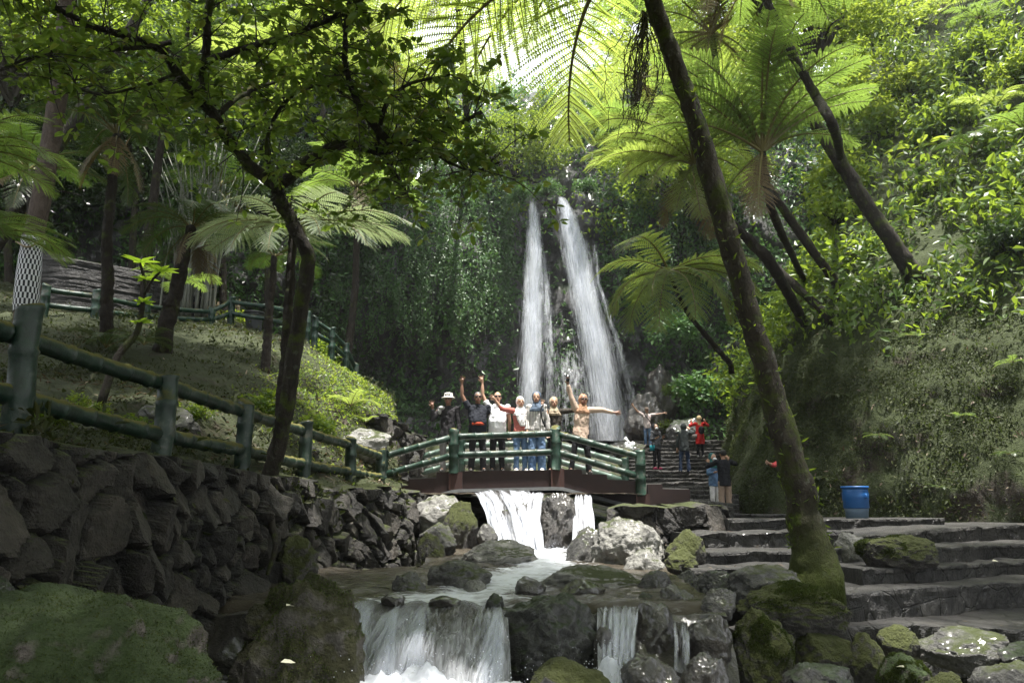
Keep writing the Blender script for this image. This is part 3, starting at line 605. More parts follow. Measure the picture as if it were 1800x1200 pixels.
# layered slate wall and cane screen on the upper terrace
def slate_wall():
    top = np.array([P(40, 425, 23), P(120, 452, 23), P(220, 470, 24), P(330, 492, 25.5)]); n = 220; T = resample(top, n); nv = 70
    zb = np.array([bank_z(p[0], p[1]) - .2 for p in T]); v = np.linspace(0, 1, nv)
    V = np.repeat(T[:, None, :], nv, 1); V[..., 2] = T[:, None, 2] * (1 - v) + zb[:, None] * v
    q = V.reshape(-1, 3); d = fbm(q * np.array([1.2, 1.2, 16]), 3, 3) * .05; V = q.copy(); V[:, 1] -= d; G_ = V.reshape(n, nv, 3)
    bk = G_[:, :1].copy(); bk[..., 1] += .5; G_ = np.concatenate([bk, G_], 1)
    att = np.clip(.45 + .5 * fbm(G_.reshape(-1, 3) * np.array([3, 3, 18]), 2, 8), 0, 1)
    obj("slate_wall", [(G_.reshape(-1, 3), grid_faces(n, nv + 1), 0)], MAT['slate'], attr={'cell': att}, label="wall of thin stacked slate on the upper terrace", category="wall")
slate_wall()
MAT['cane'] = plain("dry_cane", (.22, .17, .10), .7, .5, 8)
pc = []; r_ = np.random.default_rng(5)
for k in range(75):
    t = k / 74; p = P(215 + 205 * t, 512 + 18 * t, 26 + 1.0 * t); z0 = bank_z(p[0], p[1]) - .2; ht = p[2] + r_.uniform(-.1, .12)
    pc.append((*tube([(p[0], p[1], z0), (p[0] + r_.normal() * .02, p[1] + r_.normal() * .02, ht)], .035, 6), 0))
p0, p1 = P(215, 522, 25.9), P(420, 540, 26.9); pc.append((*tube([p0, p1], .03, 6), 0))
obj("cane_screen", pc, MAT['cane'], label="low screen of upright dry canes behind the terrace railing", category="fence")

# ================================================================== RAILINGS
def green_mat(name, g, mossf):
    m, n, b, out = newmat(name); co = coord(n, kind='Position'); n1 = noise(n, co, 5, 6, .7); n2 = noise(n, co, 22, 4, .6)
    c = ramp(n, n1, [(.34, tuple(q * .3 for q in g)), (.54, g), (.66, (.075, .08, .066))])
    geo = n.nodes.new("ShaderNodeNewGeometry"); sx = n.nodes.new("ShaderNodeSeparateXYZ"); n.links.new(geo.outputs['Normal'], sx.inputs[0])
    mk = ramp(n, mth(n, 'ADD', mth(n, 'MULTIPLY', sx.outputs['Z'], .5), n1), [(1.02 - mossf, (0, 0, 0)), (1.16 - mossf, (1, 1, 1))])
    c = mix(n, c, mix(n, (.035, .035, .006), (.12, .11, .016), n2), mk); n.links.new(c, b.inputs['Base Color'])
    n.links.new(mix(n, (.45,) * 3, (.95,) * 3, mk), b.inputs['Roughness']); bump(n, b, mth(n, 'ADD', n1, mth(n, 'MULTIPLY', n2, .4)), .5, .02); return m
MAT['green_moss'] = green_mat("green_paint_mossy", (.008, .026, .015), .36)
MAT['green'] = green_mat("green_paint_worn", (.011, .040, .024), .04)
MAT['green_pale'] = green_mat("green_paint_faded", (.07, .12, .09), -.15)
def cane(p0, p1, r, seed=0, n=12, step=.34, sag=0.0, rough=.05):
    """bamboo-shaped bar: swollen rings at the nodes"""
    p0, p1 = np.asarray(p0, float), np.asarray(p1, float); L = np.linalg.norm(p1 - p0); rr = np.random.default_rng(seed); ts = [0.0]; rad = [r]
    x = step * rr.uniform(.3, .8)
    while x < L - .06:
        for dx, k in ((-.028, 1.0), (-.014, 1.07), (0, 1.16), (.014, 1.05), (.03, .98)): ts.append((x + dx) / L); rad.append(r * k)
        x += step * rr.uniform(.85, 1.2)
    ts.append(1.0); rad.append(r); t = np.array(ts)[:, None]
    q = p0 * (1 - t) + p1 * t; q[:, 2] -= sag * np.sin(np.pi * t[:, 0])
    return tube(q, np.array(rad), n, rough=rough, rs=9, seed=seed)
def post_piece(p, ht, r, seed, sink=.25):
    p = np.asarray(p, float); rr = np.random.default_rng(seed)
    z = [-sink, 0, .3 * ht, .31 * ht + .03, .33 * ht + .05, .62 * ht, .62 * ht + .03, .62 * ht + .06, ht - .05, ht - .02, ht]
    k = [1.05, 1.0, 1.0, 1.13, 1.0, .98, 1.12, .98, .98, 1.04, .97]
    q = np.stack([p[0] + rr.normal(size=11) * .004, p[1] + rr.normal(size=11) * .004, p[2] + np.array(z)], 1)
    return tube(q, r * np.array(k), 16, rough=.06, rs=8, seed=seed)
def railing(name, label, posts, rails, mat, pr, rr_, cat="railing", parts=('post', 'rail')):
    """posts: (foot point, height); rails: lists of points"""
    root = thing(name, label, cat, posts[0][0])
    o0 = np.array(posts[0][0], float)
    for k, (p, h) in enumerate(posts):
        V, F = post_piece(np.array(p) - o0, h, pr, 11 + k); obj(parts[0], [(V, F, 0)], mat, root)
    for k, pl in enumerate(rails):
        for j in range(len(pl) - 1):
            V, F = cane(np.array(pl[j]) - o0, np.array(pl[j + 1]) - o0, rr_, 31 * k + j, sag=.012); obj(parts[1], [(V, F, 0)], mat, root)
    return root
fp = [((-3.62, 3.6, .52), 1.05), (P(22, 775, 5.6), .98), (P(283, 808, 7.4), .80), (P(425, 830, 9.3), .82), (P(533, 852, 11.3), .89), (P(614, 860, 13.2), .83), (P(667, 868, 15.2), .82)]
tr_ = [(-3.62, 3.6, 1.30), P(22, 588, 5.6), P(283, 672, 7.4), P(425, 722, 9.3), P(533, 757, 11.3), P(614, 781, 13.2), P(667, 801, 15.2)]
lr_ = [(-3.62, 3.6, .88), P(22, 695, 5.6), P(283, 763, 7.4), P(425, 790, 9.3), P(533, 815, 11.3), P(614, 828, 13.2), P(667, 838, 15.2)]
railing("bamboo_railing", "mossy green bamboo-shaped railing along the top of the dark retaining wall", fp, [tr_, lr_], MAT['green_moss'], .093, .070)
def up(px, py, D, h):
    p = P(px, py, D); z = bank_z(p[0], p[1]); return ((p[0], p[1], min(z, p[2] + .15)), h + max(0, p[2] - min(z, p[2] + .15)))
tp = [up(75, 560, 18, .82), up(165, 562, 18.6, .75), up(255, 568, 20, .7), up(370, 572, 22, .5), up(405, 568, 22.6, .78), up(470, 580, 22, .7), up(538, 600, 20.8, .8)]
railing("bamboo_railing", "far green railing running level along the upper terrace", tp, [[P(75, 508, 18), P(165, 520, 18.6), P(255, 538, 20), P(370, 548, 22), P(405, 530, 22.6), P(470, 538, 22), P(538, 552, 20.8)], [P(75, 535, 18), P(165, 545, 18.6), P(255, 556, 20), P(370, 562, 22), P(405, 550, 22.6), P(470, 560, 22), P(538, 575, 20.8)]], MAT['green'], .10, .065)
dp = [((lambda p: (p[0], p[1], p[2] - .1))(P(px, py, D)), h + .1) for px, py, D, h in ((552, 606, 21.2, .8), (582, 622, 21.6, .75), (607, 646, 22.2, .72), (624, 680, 22.8, .7))]
railing("bamboo_railing", "green railing sloping down behind the bright mossy mound", dp, [[P(552, 562, 21.2), P(582, 582, 21.6), P(607, 608, 22.2), P(624, 645, 22.8)], [P(552, 584, 21.2), P(582, 602, 21.6), P(607, 628, 22.2), P(624, 664, 22.8)]], MAT['green'], .09, .06)

# ================================================================== FOOTBRIDGE
MAT['bridge_red'] = plain("oxide_red_paint", (.019, .0075, .0065), .6, .6, 7)
MAT['brick'] = None
m, n, b, out = newmat("brick_pier"); bt = n.nodes.new("ShaderNodeTexBrick"); n.links.new(coord(n, (1, 1, 1)), bt.inputs[0]); bt.inputs['Scale'].default_value = 9
bt.inputs['Color1'].default_value = (.055, .022, .017, 1); bt.inputs['Color2'].default_value = (.035, .015, .012, 1); bt.inputs['Mortar'].default_value = (.03, .026, .024, 1)
n.links.new(bt.outputs[0], b.inputs['Base Color']); b.inputs['Roughness'].default_value = .85; MAT['brick'] = m
MAT['steel'] = plain("grey_steel", (.16, .165, .17), .5, .4, 9)
MAT['concrete'] = plain("worn_concrete", (.17, .165, .155), .8, .35, 6)
YN, YF = 16.0, 18.1
bx_ = lambda px, py: tuple(P(px, py, YN)[[0, 2]])
BR = thing("footbridge", "arched footbridge with green bamboo-shaped railings and dark red sides", "bridge", (float(P(888, 828, YN)[0]), YN, 0))
bo = np.array([P(888, 828, YN)[0], YN, 0])
def bpart(name, pcs, mat, smooth=True):
    pcs = [(np.asarray(V) - bo, F, k) for V, F, k in pcs]; return obj(name, pcs, mat, BR, smooth)
topL = [(676, 856), (718, 854), (719, 842), (767, 840), (768, 830), (795, 829)]
left = topL + [(795, 861), (690, 889)]
midp = [(808, 828), (970, 826), (970, 855), (808, 859)]
right = [(989, 825), (1022, 825), (1023, 833), (1066, 834), (1067, 843), (1119, 845), (1119, 889), (989, 855)]
land = [(1138, 851), (1163, 851), (1164, 859), (1212, 860), (1212, 889), (1138, 889)]
for y0, y1, in ((YN - .05, YN + .05), (YF - .05, YF + .05)):
    for poly in (left, midp, right, land):
        pl = [bx_(*q) for q in poly][::-1]
        bpart("side_panel", [(*prism(pl, y0, y1), 0)], MAT['bridge_red'], False)
    fl = [bx_(*q) for q in ((690, 890), (795, 861), (808, 859.5), (970, 855.5), (989, 856), (1119, 890), (1119, 896), (989, 862), (970, 861.5), (808, 865), (795, 867), (690, 896))][::-1]
    bpart("beam", [(*prism(fl, y0 - .09, y1 + .06), 0)], MAT['steel'], False)
    for px, py0, py1 in ((801.5, 830, 861), (979.5, 824, 857), (1129, 868, 890)):
        c = P(px, (py0 + py1) / 2, YN); hgt = P(px, py0, YN)[2] - P(px, py1, YN)[2]
        bpart("brick_pier", [(*box((c[0], (y0 + y1) / 2 - .02, c[2]), (.26, .2, hgt)), 0)], MAT['brick'], False)
dk = [(676, 853), (718, 852), (719, 840), (767, 838), (768, 828.5), (1030, 826), (1031, 833), (1066, 834), (1067, 842), (1119, 844), (1138, 849), (1163, 849), (1164, 857), (1212, 858), (1212, 872), (1119, 868), (1000, 842), (800, 842), (690, 872)]
bpart("deck", [(*prism([bx_(*q) for q in dk][::-1], YN + .06, YF - .06), 0)], MAT['concrete'], False)
ZD = P(888, 827.5, YN)[2]
posts = [(672, 868, 793), (798, 831, 757), (977, 825, 752), (1126, 869, 791)]
rt = [(672, 803), (798, 768), (977, 762), (1126, 803)]; rl = [(672, 835), (798, 800), (977, 794), (1126, 838)]
for yb, mt in ((YN - .06, 'green'), (YF + .02, 'green_pale')):
    for k, (px, pb, pt) in enumerate(posts):
        p = P(px, pb, YN); p = np.array([p[0], yb, p[2]]); ht = P(px, pt, YN)[2] - p[2]
        bpart("post", [(*post_piece(p, ht, .102 if yb < 17 else .092, 50 + k, .02), 0)], MAT['green'])
    for kk, line in enumerate((rt, rl)):
        for j in range(3):
            a, b_ = P(*line[j], YN), P(*line[j + 1], YN); a[1] = b_[1] = yb
            bpart("rail", [(*cane(a, b_,   .066, 70 + kk * 9 + j, step=.30), 0)], MAT[mt])

# ================================================================== BOULDERS
def boulder(label, x0, y0, x1, y1, D, mat, seed, dep=.8, rough=.30, cuts=8, sub=5, name="boulder", skew=0.0, group=None, cat="boulder", squash=1.12):
    bm = bmesh.new(); bmesh.ops.create_icosphere(bm, subdivisions=sub, radius=1)
    V = np.array([v.co[:] for v in bm.verts]); F = np.array([[v.index for v in f.verts] for f in bm.faces]); bm.free()
    r = np.random.default_rng(seed); base = V.copy()
    V = V * (1 + fbm(base * 1.1 + seed * 3.1, 3, seed)[:, None] * rough * 1.3)
    for k in range(cuts):
        nrm = nz(r.normal(size=3)); dd = r.uniform(.62, .9); q = np.maximum(0, V @ nrm - dd); V = V - nrm * (q * .86)[:, None]
    V = V * (1 + (fbm(base * 3.5 + seed, 4, seed + 1) * .17 - np.abs(fbm(base * 6 + seed, 4, seed + 7)) * .10 + fbm(base * 14 + seed, 4, seed + 2) * .05)[:, None])
    NV = V.copy(); V -= (V.max(0) + V.min(0)) / 2; V /= np.abs(V).max(0)
    V[:, 0] += skew * V[:, 2]; V[:, 0] /= np.abs(V[:, 0]).max()
    c = P((x0 + x1) / 2, (y0 + y1) / 2, D); hw = M((x1 - x0) / 2, D, (y0 + y1) / 2); hh = M((y1 - y0) / 2, D, (y0 + y1) / 2)
    V *= np.array([hw, hw * dep, hh * squash]); c[2] -= hh * (squash - 1)
    o = obj(name, [(V, F, 0)], MAT[mat], loc=c, label=label, category=cat, group=group)
    if sub == 6 and mat in ('moss_boulder', 'brown_moss', 'mossy_rock') or mat == 'moss_boulder':       # tufts of moss standing off the stone
        Q = np.concatenate([F, F[:, 2:]], 1); n = 16000 if D < 5 else 7000
        msk = lambda q_: smoothstep(-.12, .2, fbm(q_ * 2.2 / hw + seed, 4, seed)) * smoothstep(-.3, .4, q_[:, 2] / (hh * squash)) + 1e-5
        p, nr = tri_area_sample(V, Q, n, r, msk); L_ = r.uniform(.35, 1, n) * .0035 * D; lf = leafset(p, nz(nr * .8 + rdir(r, n) * .9), nz(nr + rdir(r, n)), L_, L_ * .5)
        obj("moss", [(*lf, 0)], MAT['moss_tuft'], o, smooth=False)
    return o
MAT['moss_tuft'] = leaf_mat("moss_tuft", [(.022, .034, .008), (.045, .062, .014), (.07, .075, .024)], (.10, .15, .02), .3, .7, .2)
bl = [
 ("huge moss-green boulder filling the bottom left corner", -290, 1036, 395, 1500, 3.5, 'moss_boulder', 2, .9, .10, 0, 6),
 ("broad brown mossy slab with a pale fallen leaf, left of the front cascade", 400, 1010, 650, 1330, 6.4, 'brown_moss', 23, .8, .25, 4, 6),
 ("big near-black boulder in the middle of the front cascade", 856, 1043, 1057, 1215, 7.5, 'dark_rock', 4, .8, .22, 7, 6),
 ("grey pointed rock at the bottom edge below the near-black boulder", 925, 1160, 1085, 1280, 6.2, 'mossy_rock', 5, .8, .3, 7),
 ("small black upright stone on the lip of the front cascade", 853, 1042, 886, 1080, 7.8, 'dark_rock', 6, .9, .3, 8, 4),
 ("dark wet boulder right of the narrow cascade", 1096, 1058, 1200, 1180, 7.8, 'wet_rock', 7),
 ("black wet rock at the bottom under the narrow cascade", 1090, 1150, 1200, 1260, 6.9, 'wet_rock', 8),
 ("low dark rock half sunk at the bottom right of the stream", 1195, 1150, 1290, 1260, 6.9, 'wet_rock', 9),
 ("glossy black boulder under the trickle's right side", 1204, 1078, 1288, 1180, 7.5, 'wet_rock', 10),
 ("purplish grey rounded rock above the glossy black boulder", 1228, 1033, 1296, 1092, 8.0, 'rock', 11),
 ("thin flat dark stone on the pool edge above the narrow cascade", 1040, 1042, 1102, 1064, 8.5, 'wet_rock', 12, .9, .3, 7, 4),
 ("small black wedge-shaped stone lying on the pool's far right edge", 1112, 1040, 1160, 1070, 8.3, 'dark_rock', 13, .8, .3, 9, 4),
 ("dark flat rock at the right end of the brown pool", 1160, 1028, 1220, 1085, 8.2, 'wet_rock', 14),
 ("brown stone in the pool between the brown slab and the dark smooth boulder", 690, 1004, 752, 1052, 8.9, 'rock', 67, .9, .3, 8),
 ("small pale stone at the left edge of the foaming run", 812, 1018, 858, 1046, 8.9, 'pale_rock', 68, .9, .3, 8, 4),
 ("rounded dark stone in the foaming run behind the near-black boulder", 905, 1012, 960, 1050, 8.6, 'wet_rock', 69, .9, .3, 7, 4),
 ("small wet stone on the lip of the cascade near the brown slab", 668, 1042, 712, 1070, 7.95, 'wet_rock', 62, .9, .3, 8, 4),
 ("flat dark stone breaking the cascade's lip in its middle", 752, 1046, 812, 1068, 7.95, 'wet_rock', 63, .9, .3, 8, 4),
 ("low brown stone in the pool behind the near-black boulder", 985, 1016, 1065, 1056, 8.6, 'wet_rock', 64, .9, .25, 7, 4),
 ("grey wet rock at the pool's right side before the pale rounded boulder", 1115, 1002, 1188, 1056, 9.0, 'rock', 65),
 ("dark rock under the narrow cascade's left side by the near-black boulder", 1040, 1100, 1078, 1190, 7.3, 'wet_rock', 66, .8, .3, 8, 4),
 ("square dark boulder below the left end of the lower steps", 1228, 1002, 1296, 1052, 9.2, 'dark_rock', 15),
 ("large grey flat-topped rock at the foot of the leaning trunk", 1280, 992, 1420, 1062, 9.0, 'rock', 16, .8, .2, 9),
 ("mossy rounded boulder under the foot of the leaning trunk", 1290, 1022, 1490, 1100, 8.6, 'mossy_rock', 17, .7, .25, 5, 6),
 ("tall moss-edged boulder with a bare grey top at the stream's right bank", 1284, 1068, 1400, 1215, 8.0, 'mossy_rock', 18, .8, .25, 7, 6),
 ("grey boulder with a mossy shoulder below the stone path", 1390, 1108, 1500, 1180, 8.3, 'mossy_rock', 19),
 ("dark rock filling the hollow below the grey boulder", 1370, 1165, 1500, 1260, 7.6, 'dark_rock', 20),
 ("rusty brown mossy stone under the edge of the path", 1484, 1112, 1556, 1205, 8.2, 'mossy_rock', 21),
 ("small pitted rock with a moss cap under the path", 1542, 1098, 1616, 1152, 8.4, 'mossy_rock', 22),
 ("wide brown flat-faced boulder at the right end under the path", 1612, 1102, 1775, 1180, 8.3, 'rock', 32, .7),
 ("bright mossy rounded boulder with one pale leaf at the bottom right", 1545, 1150, 1640, 1235, 7.7, 'moss_boulder', 24),
 ("dark mossy stone between two boulders at the bottom edge", 1612, 1180, 1700, 1260, 7.4, 'mossy_rock', 25),
 ("smooth grey boulder in the bottom right corner", 1705, 1163, 1860, 1270, 7.4, 'rock', 26, .8, .2, 4),
 ("dark brown rock at the right edge above the smooth grey boulder", 1752, 1128, 1870, 1190, 8.0, 'dark_rock', 27),
 ("large moss-draped boulder resting on the stone steps right of the trunk", 1508, 940, 1648, 1000, 11.2, 'mossy_rock', 28, .7, .2, 7, 6),
 ("small rectangular pale stone beside the boulder on the steps", 1466, 935, 1520, 990, 12.2, 'pale_rock', 29, .8, .15, 10),
 ("big pale pyramid-shaped boulder below the right end of the bridge", 1035, 908, 1172, 1040, 11.4, 'pale_rock', 30, .9, .22, 8, 6),
 ("pale rounded boulder leaning on the front of the pyramid-shaped one", 1092, 965, 1178, 1045, 10.6, 'pale_rock', 31, .9, .2, 7),
 ("flat pale rock shelf beside the brown pool", 935, 992, 1128, 1046, 9.4, 'pale_rock', 33, .9, .2, 5),
 ("dark slanting rock between the bridge cascade and the pale pyramid boulder", 985, 925, 1075, 1025, 11.8, 'rock', 34, .8, .25, 8, 5, 'boulder', .45),
 ("mossy grey rock right of the pale boulders", 1166, 930, 1240, 1005, 11.2, 'mossy_rock', 35),
 ("bright mossy cobble at the left end of the lower steps", 1165, 962, 1228, 1012, 10.6, 'mossy_rock', 36),
 ("grey wet cobble below the mossy cobble by the steps", 1180, 1000, 1235, 1048, 9.8, 'rock', 37),
 ("wet glistening boulder splitting the cascade under the bridge", 935, 866, 1020, 985, 14.0, 'wet_rock', 38, .8, .2, 6, 6),
 ("wet brown rock face under the slanting cascade", 872, 882, 950, 985, 14.0, 'wet_rock', 39, .6),
 ("square flat-topped boulder against the left bank below the bridge", 735, 918, 805, 985, 12.4, 'rock', 40, .9, .15, 11),
 ("mossy pale boulder under the left half of the bridge", 725, 868, 835, 950, 14.0, 'pale_rock', 41, .8, .22, 7),
 ("mossy slanting rock beside the left bank cascade", 775, 880, 842, 965, 13.6, 'mossy_rock', 42),
 ("small pyramid rock in front of the slanting cascade", 838, 920, 876, 960, 13.2, 'rock', 43),
 ("long speckled boulder lying below the bridge cascade", 800, 948, 948, 1018, 11.3, 'pale_rock', 44, .7, .25, 6, 6),
 ("dark smooth boulder half in the brown pool", 750, 984, 866, 1050, 9.2, 'rock', 45, .8, .22, 5),
 ("mossy wedge of rock at the foot of the retaining wall by the bridge", 730, 935, 785, 1022, 12.0, 'mossy_rock', 46),
 ("mossy ledge stone at the foot of the wall beside the pool", 615, 1030, 735, 1062, 9.0, 'brown_moss', 47, .6),
 ("rounded dark rock leaning on the middle of the retaining wall", 488, 940, 560, 1030, 9.4, 'mossy_rock', 48),
 ("round stone beside the brown mossy slab", 425, 1060, 480, 1130, 6.3, 'brown_moss', 49),
 ("dark stone at the left edge behind the moss-green boulder", -40, 1012, 40, 1070, 4.4, 'dark_rock', 50),
 ("dusty brown rock on the bank behind the first rail", 55, 735, 185, 800, 7.9, 'rock', 51, .8, .3, 9),
 ("grey slab rock on the bank behind the second rail post", 235, 705, 350, 775, 9.8, 'rock', 52, .8, .25, 9),
 ("pale boulder behind the railing near the bridge", 590, 752, 690, 812, 16.0, 'pale_rock', 53),
 ("rounded grey rock behind the railing left of the bridge", 470, 770, 560, 815, 12.8, 'rock', 54),
 ("pale angular boulder behind the bridge's left railing", 700, 795, 790, 850, 20.5, 'pale_rock', 55, .8, .3, 9),
 ("grey streamside boulder seen under the people's hands rail", 820, 770, 900, 840, 24.0, 'rock', 56),
 ("dark wet rock at the foot of the waterfall's right side", 1095, 690, 1170, 775, 40.0, 'wet_rock', 57),
 ("black wet crag above the waving man", 1130, 640, 1200, 735, 41.5, 'wet_rock', 58),
 ("dark boulder between the plunge pool and the stairs", 1170, 735, 1235, 790, 38.0, 'dark_rock', 59),
 ("grey boulder at the bottom of the waterfall behind the rail", 920, 770, 1010, 830, 30.0, 'rock', 60),
 ("long flat wet rock at the top left of the stairs", 1070, 775, 1140, 800, 33.0, 'wet_rock', 61),
]
for q in bl: boulder(*q)

# ================================================================== BARREL, LID, BIN
MAT['blue'] = plain("blue_plastic", (.018, .10, .30), .4, .18, 6)
MAT['dark_blue'] = plain("faded_blue_band", (.08, .12, .17), .55, .3, 9)
MAT['bin_grey'] = plain('bin_grey', (.055, .058, .062), .6, .3, 9)
MAT['black_plastic'] = plain("dark_plastic", (.03, .032, .035), .5)
def lathe(prof, n=32):
    pr = np.array(prof, float); V, F = tube(np.stack([0 * pr[:, 0], 0 * pr[:, 0], pr[:, 1]], 1), pr[:, 0], n); return V, F
bb = thing("barrel", "blue plastic barrel with an open top standing on the upper step", "barrel", P(1507, 910, 17.5))
obj("body", [(*lathe([(.21, -.02), (.225, .0), (.235, .12), (.245, .20)], 36), 1), (*lathe([(.245, .20), (.262, .22), (.258, .36), (.268, .38), (.27, .52), (.262, .56), (.262, .62)], 36), 0)], [MAT['blue'], MAT['dark_blue']], bb)
obj("rim", [(*lathe([(.262, .62), (.285, .625), (.29, .65), (.28, .668), (.25, .668), (.24, .60)], 36), 0)], MAT['blue'], bb)
obj("handle", [(*tube([(.10, -.27, .50), (.10, -.31, .49), (.10, -.31, .42), (.10, -.27, .41)], .014, 8), 0)], MAT['blue'], bb)
lp = P(1529, 819, 18.2)
V, F = lathe([(.02, 0), (.24, .0), (.26, .02), (.26, .05), (.24, .06), (.1, .07), (.02, .07)], 32)
Rm = np.array((Matrix.Rotation(R(38), 3, 'Y') @ Matrix.Rotation(R(72), 3, 'X')))
obj("lid_disc", [(V @ Rm.T * .75, F, 0)], MAT['black_plastic'], loc=lp, label="dark round plastic disc propped in the moss above the blue barrel", category="lid")
bn = thing("bin", "dark round bin behind the far green railing", "bin", (lambda p: (p[0], p[1], bank_z(p[0], p[1])))(P(446, 572, 23.2)))
obj("body", [(*lathe([(.20, -.05), (.22, .02), (.26, .5), (.27, .52)]), 0)], MAT['bin_grey'], bn)
obj("rim", [(*lathe([(.27, .52), (.30, .53), (.30, .57), (.26, .58), (.24, .5)]), 0)], MAT['black_plastic'], bn)
MAT['bag'] = plain("white_plastic_bag", (.8, .8, .8), .4, .05)
V, F = ellipsoid((0, 0, 0), (.11, .07, .10), 24, 16); V = V * (1 + fbm(V * 14, 4, 2)[:, None] * .7)
obj("plastic_bag", [(V, F, 0), (*tube([(0, 0, .05), (-.03, 0, .12), (-.09, 0, .17)], [.05, .02, .045], 10), 0)], MAT['bag'], loc=P(1106, 785, 15.98), label="crumpled white plastic bag tied on the bridge rail", category="bag")
# ================================================================== PEOPLE
def vox(name, pieces, size, mats, it=3, fac=.5):
    """one continuous surface grown round overlapping tapered volumes"""
    me = mesh(name + "_src", [(V, F, 0) for V, F in pieces], mats)
    o = bpy.data.objects.new(name + "_src", me); COL.objects.link(o)
    md = o.modifiers.new("r", 'REMESH'); md.mode = 'VOXEL'; md.voxel_size = size; md.use_smooth_shade = True
    if it: sm = o.modifiers.new("s", 'SMOOTH'); sm.iterations = it; sm.factor = fac
    dg = bpy.context.evaluated_depsgraph_get(); ev = o.evaluated_get(dg)
    r = bpy.data.meshes.new_from_object(ev); r.name = name
    bpy.data.objects.remove(o); bpy.data.meshes.remove(me)
    return r
def limb(a, b, ra, rb, n=14, ends=True, mid=None):
    a, b = np.asarray(a, float), np.asarray(b, float); d = nz(b - a); t = np.linspace(0, 1, 7)[:, None]; p = a * (1 - t) + b * t; r = ra * (1 - t[:, 0]) + rb * t[:, 0]
    if mid: r = r + mid * np.sin(np.pi * np.clip(t[:, 0] * 1.2, 0, 1))
    if ends:
        th = np.linspace(0, 1, 5)[:-1]
        p = np.vstack([a - d * ra * np.cos(th * np.pi / 2)[:, None], p, (b + d * rb * np.cos(th * np.pi / 2)[:, None])[::-1]])
        r = np.concatenate([ra * np.sin(th * np.pi / 2) + 1e-4, r, (rb * np.sin(th * np.pi / 2) + 1e-4)[::-1]])
    return tube(p, r, n)
def rings(rs, n=28):
    """elliptic tube up the body: (z, rx, ry, x offset, y offset)"""
    rs = np.array(rs, float); a = np.linspace(0, 2 * math.pi, n, endpoint=False)
    V = np.stack([rs[:, 3:4] + rs[:, 1:2] * np.cos(a), rs[:, 4:5] + rs[:, 2:3] * np.sin(a), np.repeat(rs[:, :1], n, 1)], -1).reshape(-1, 3)
    m = len(rs); return V, [grid_faces(m, n, True), np.arange(n)[None, ::-1], (np.arange(n) + (m - 1) * n)[None, :]]
_mc = {}
def cloth(name, col, pat=None, col2=(0, 0, 0)):
    if name in _mc: return _mc[name]
    m, n, b, out = newmat(name); co = coord(n); n1 = noise(n, co, 9, 4); n2 = noise(n, co, 160, 2)
    c = mix(n, tuple(q * .75 for q in col), tuple(min(1, q * 1.2) for q in col), n1)
    if pat == 'stripe':
        wv = n.nodes.new("ShaderNodeTexWave"); wv.bands_direction = 'X'; wv.inputs['Scale'].default_value = 9; wv.inputs['Distortion'].default_value = .6; n.links.new(co, wv.inputs[0])
        c = mix(n, c, col2, ramp(n, wv.outputs['Fac'], [(.62, (0, 0, 0)), (.72, (1, 1, 1))]))
    if pat == 'blotch': c = mix(n, c, col2, ramp(n, noise(n, co, 22, 3), [(.5, (0, 0, 0)), (.56, (1, 1, 1))]))
    if pat == 'denim': c = mix(n, c, col2, ramp(n, noise(n, co, 4, 3), [(.42, (0, 0, 0)), (.66, (1, 1, 1))]))
    n.links.new(c, b.inputs['Base Color']); b.inputs['Roughness'].default_value = .85; b.inputs['Specular IOR Level'].default_value = .2
    bump(n, b, mth(n, 'ADD', noise(n, co, 7, 5, .6, 1.2), mth(n, 'MULTIPLY', n2, .15)), .5, .03); _mc[name] = m; return m
def skin_mat(name, c):
    m, n, b, out = newmat(name); n.links.new(mix(n, tuple(q * .85 for q in c), tuple(q * 1.12 for q in c), noise(n, coord(n), 12, 3)), b.inputs['Base Color']); b.inputs['Roughness'].default_value = .5
    return m
SKIN = {'tan': skin_mat("skin_tan", (.30, .165, .10)), 'brown': skin_mat("skin_brown", (.21, .11, .07)), 'light': skin_mat("skin_light", (.42, .25, .17))}
EYE = plain("eye_dark", (.015, .01, .01), .3, .1, 5, .5, 0); LIP = plain("lip", (.25, .07, .06), .5, .1, 5, .4, 0)
HAIR = plain("hair_black", (.012, .011, .01), .5, .3, 40); GREYHAIR = plain("hair_grey", (.09, .085, .08), .6, .4, 60)
GLASS = plain("sunglass_black", (.006, .006, .007), .12, .1, 5, .6, 0); MASKM = plain("face_mask_white", (.7, .7, .72), .8, .05)
BLACK = cloth("cloth_black", (.016, .016, .018)); SHOE_W = plain("shoe_white", (.6, .58, .56), .6, .1); SHOE_D = plain("shoe_dark", (.03, .027, .025), .5, .2); SHOE_P = plain("shoe_pink", (.5, .06, .16), .5, .2)
PHONE = plain("phone_black", (.012, .012, .013), .25, .1, 5, .5, 0)

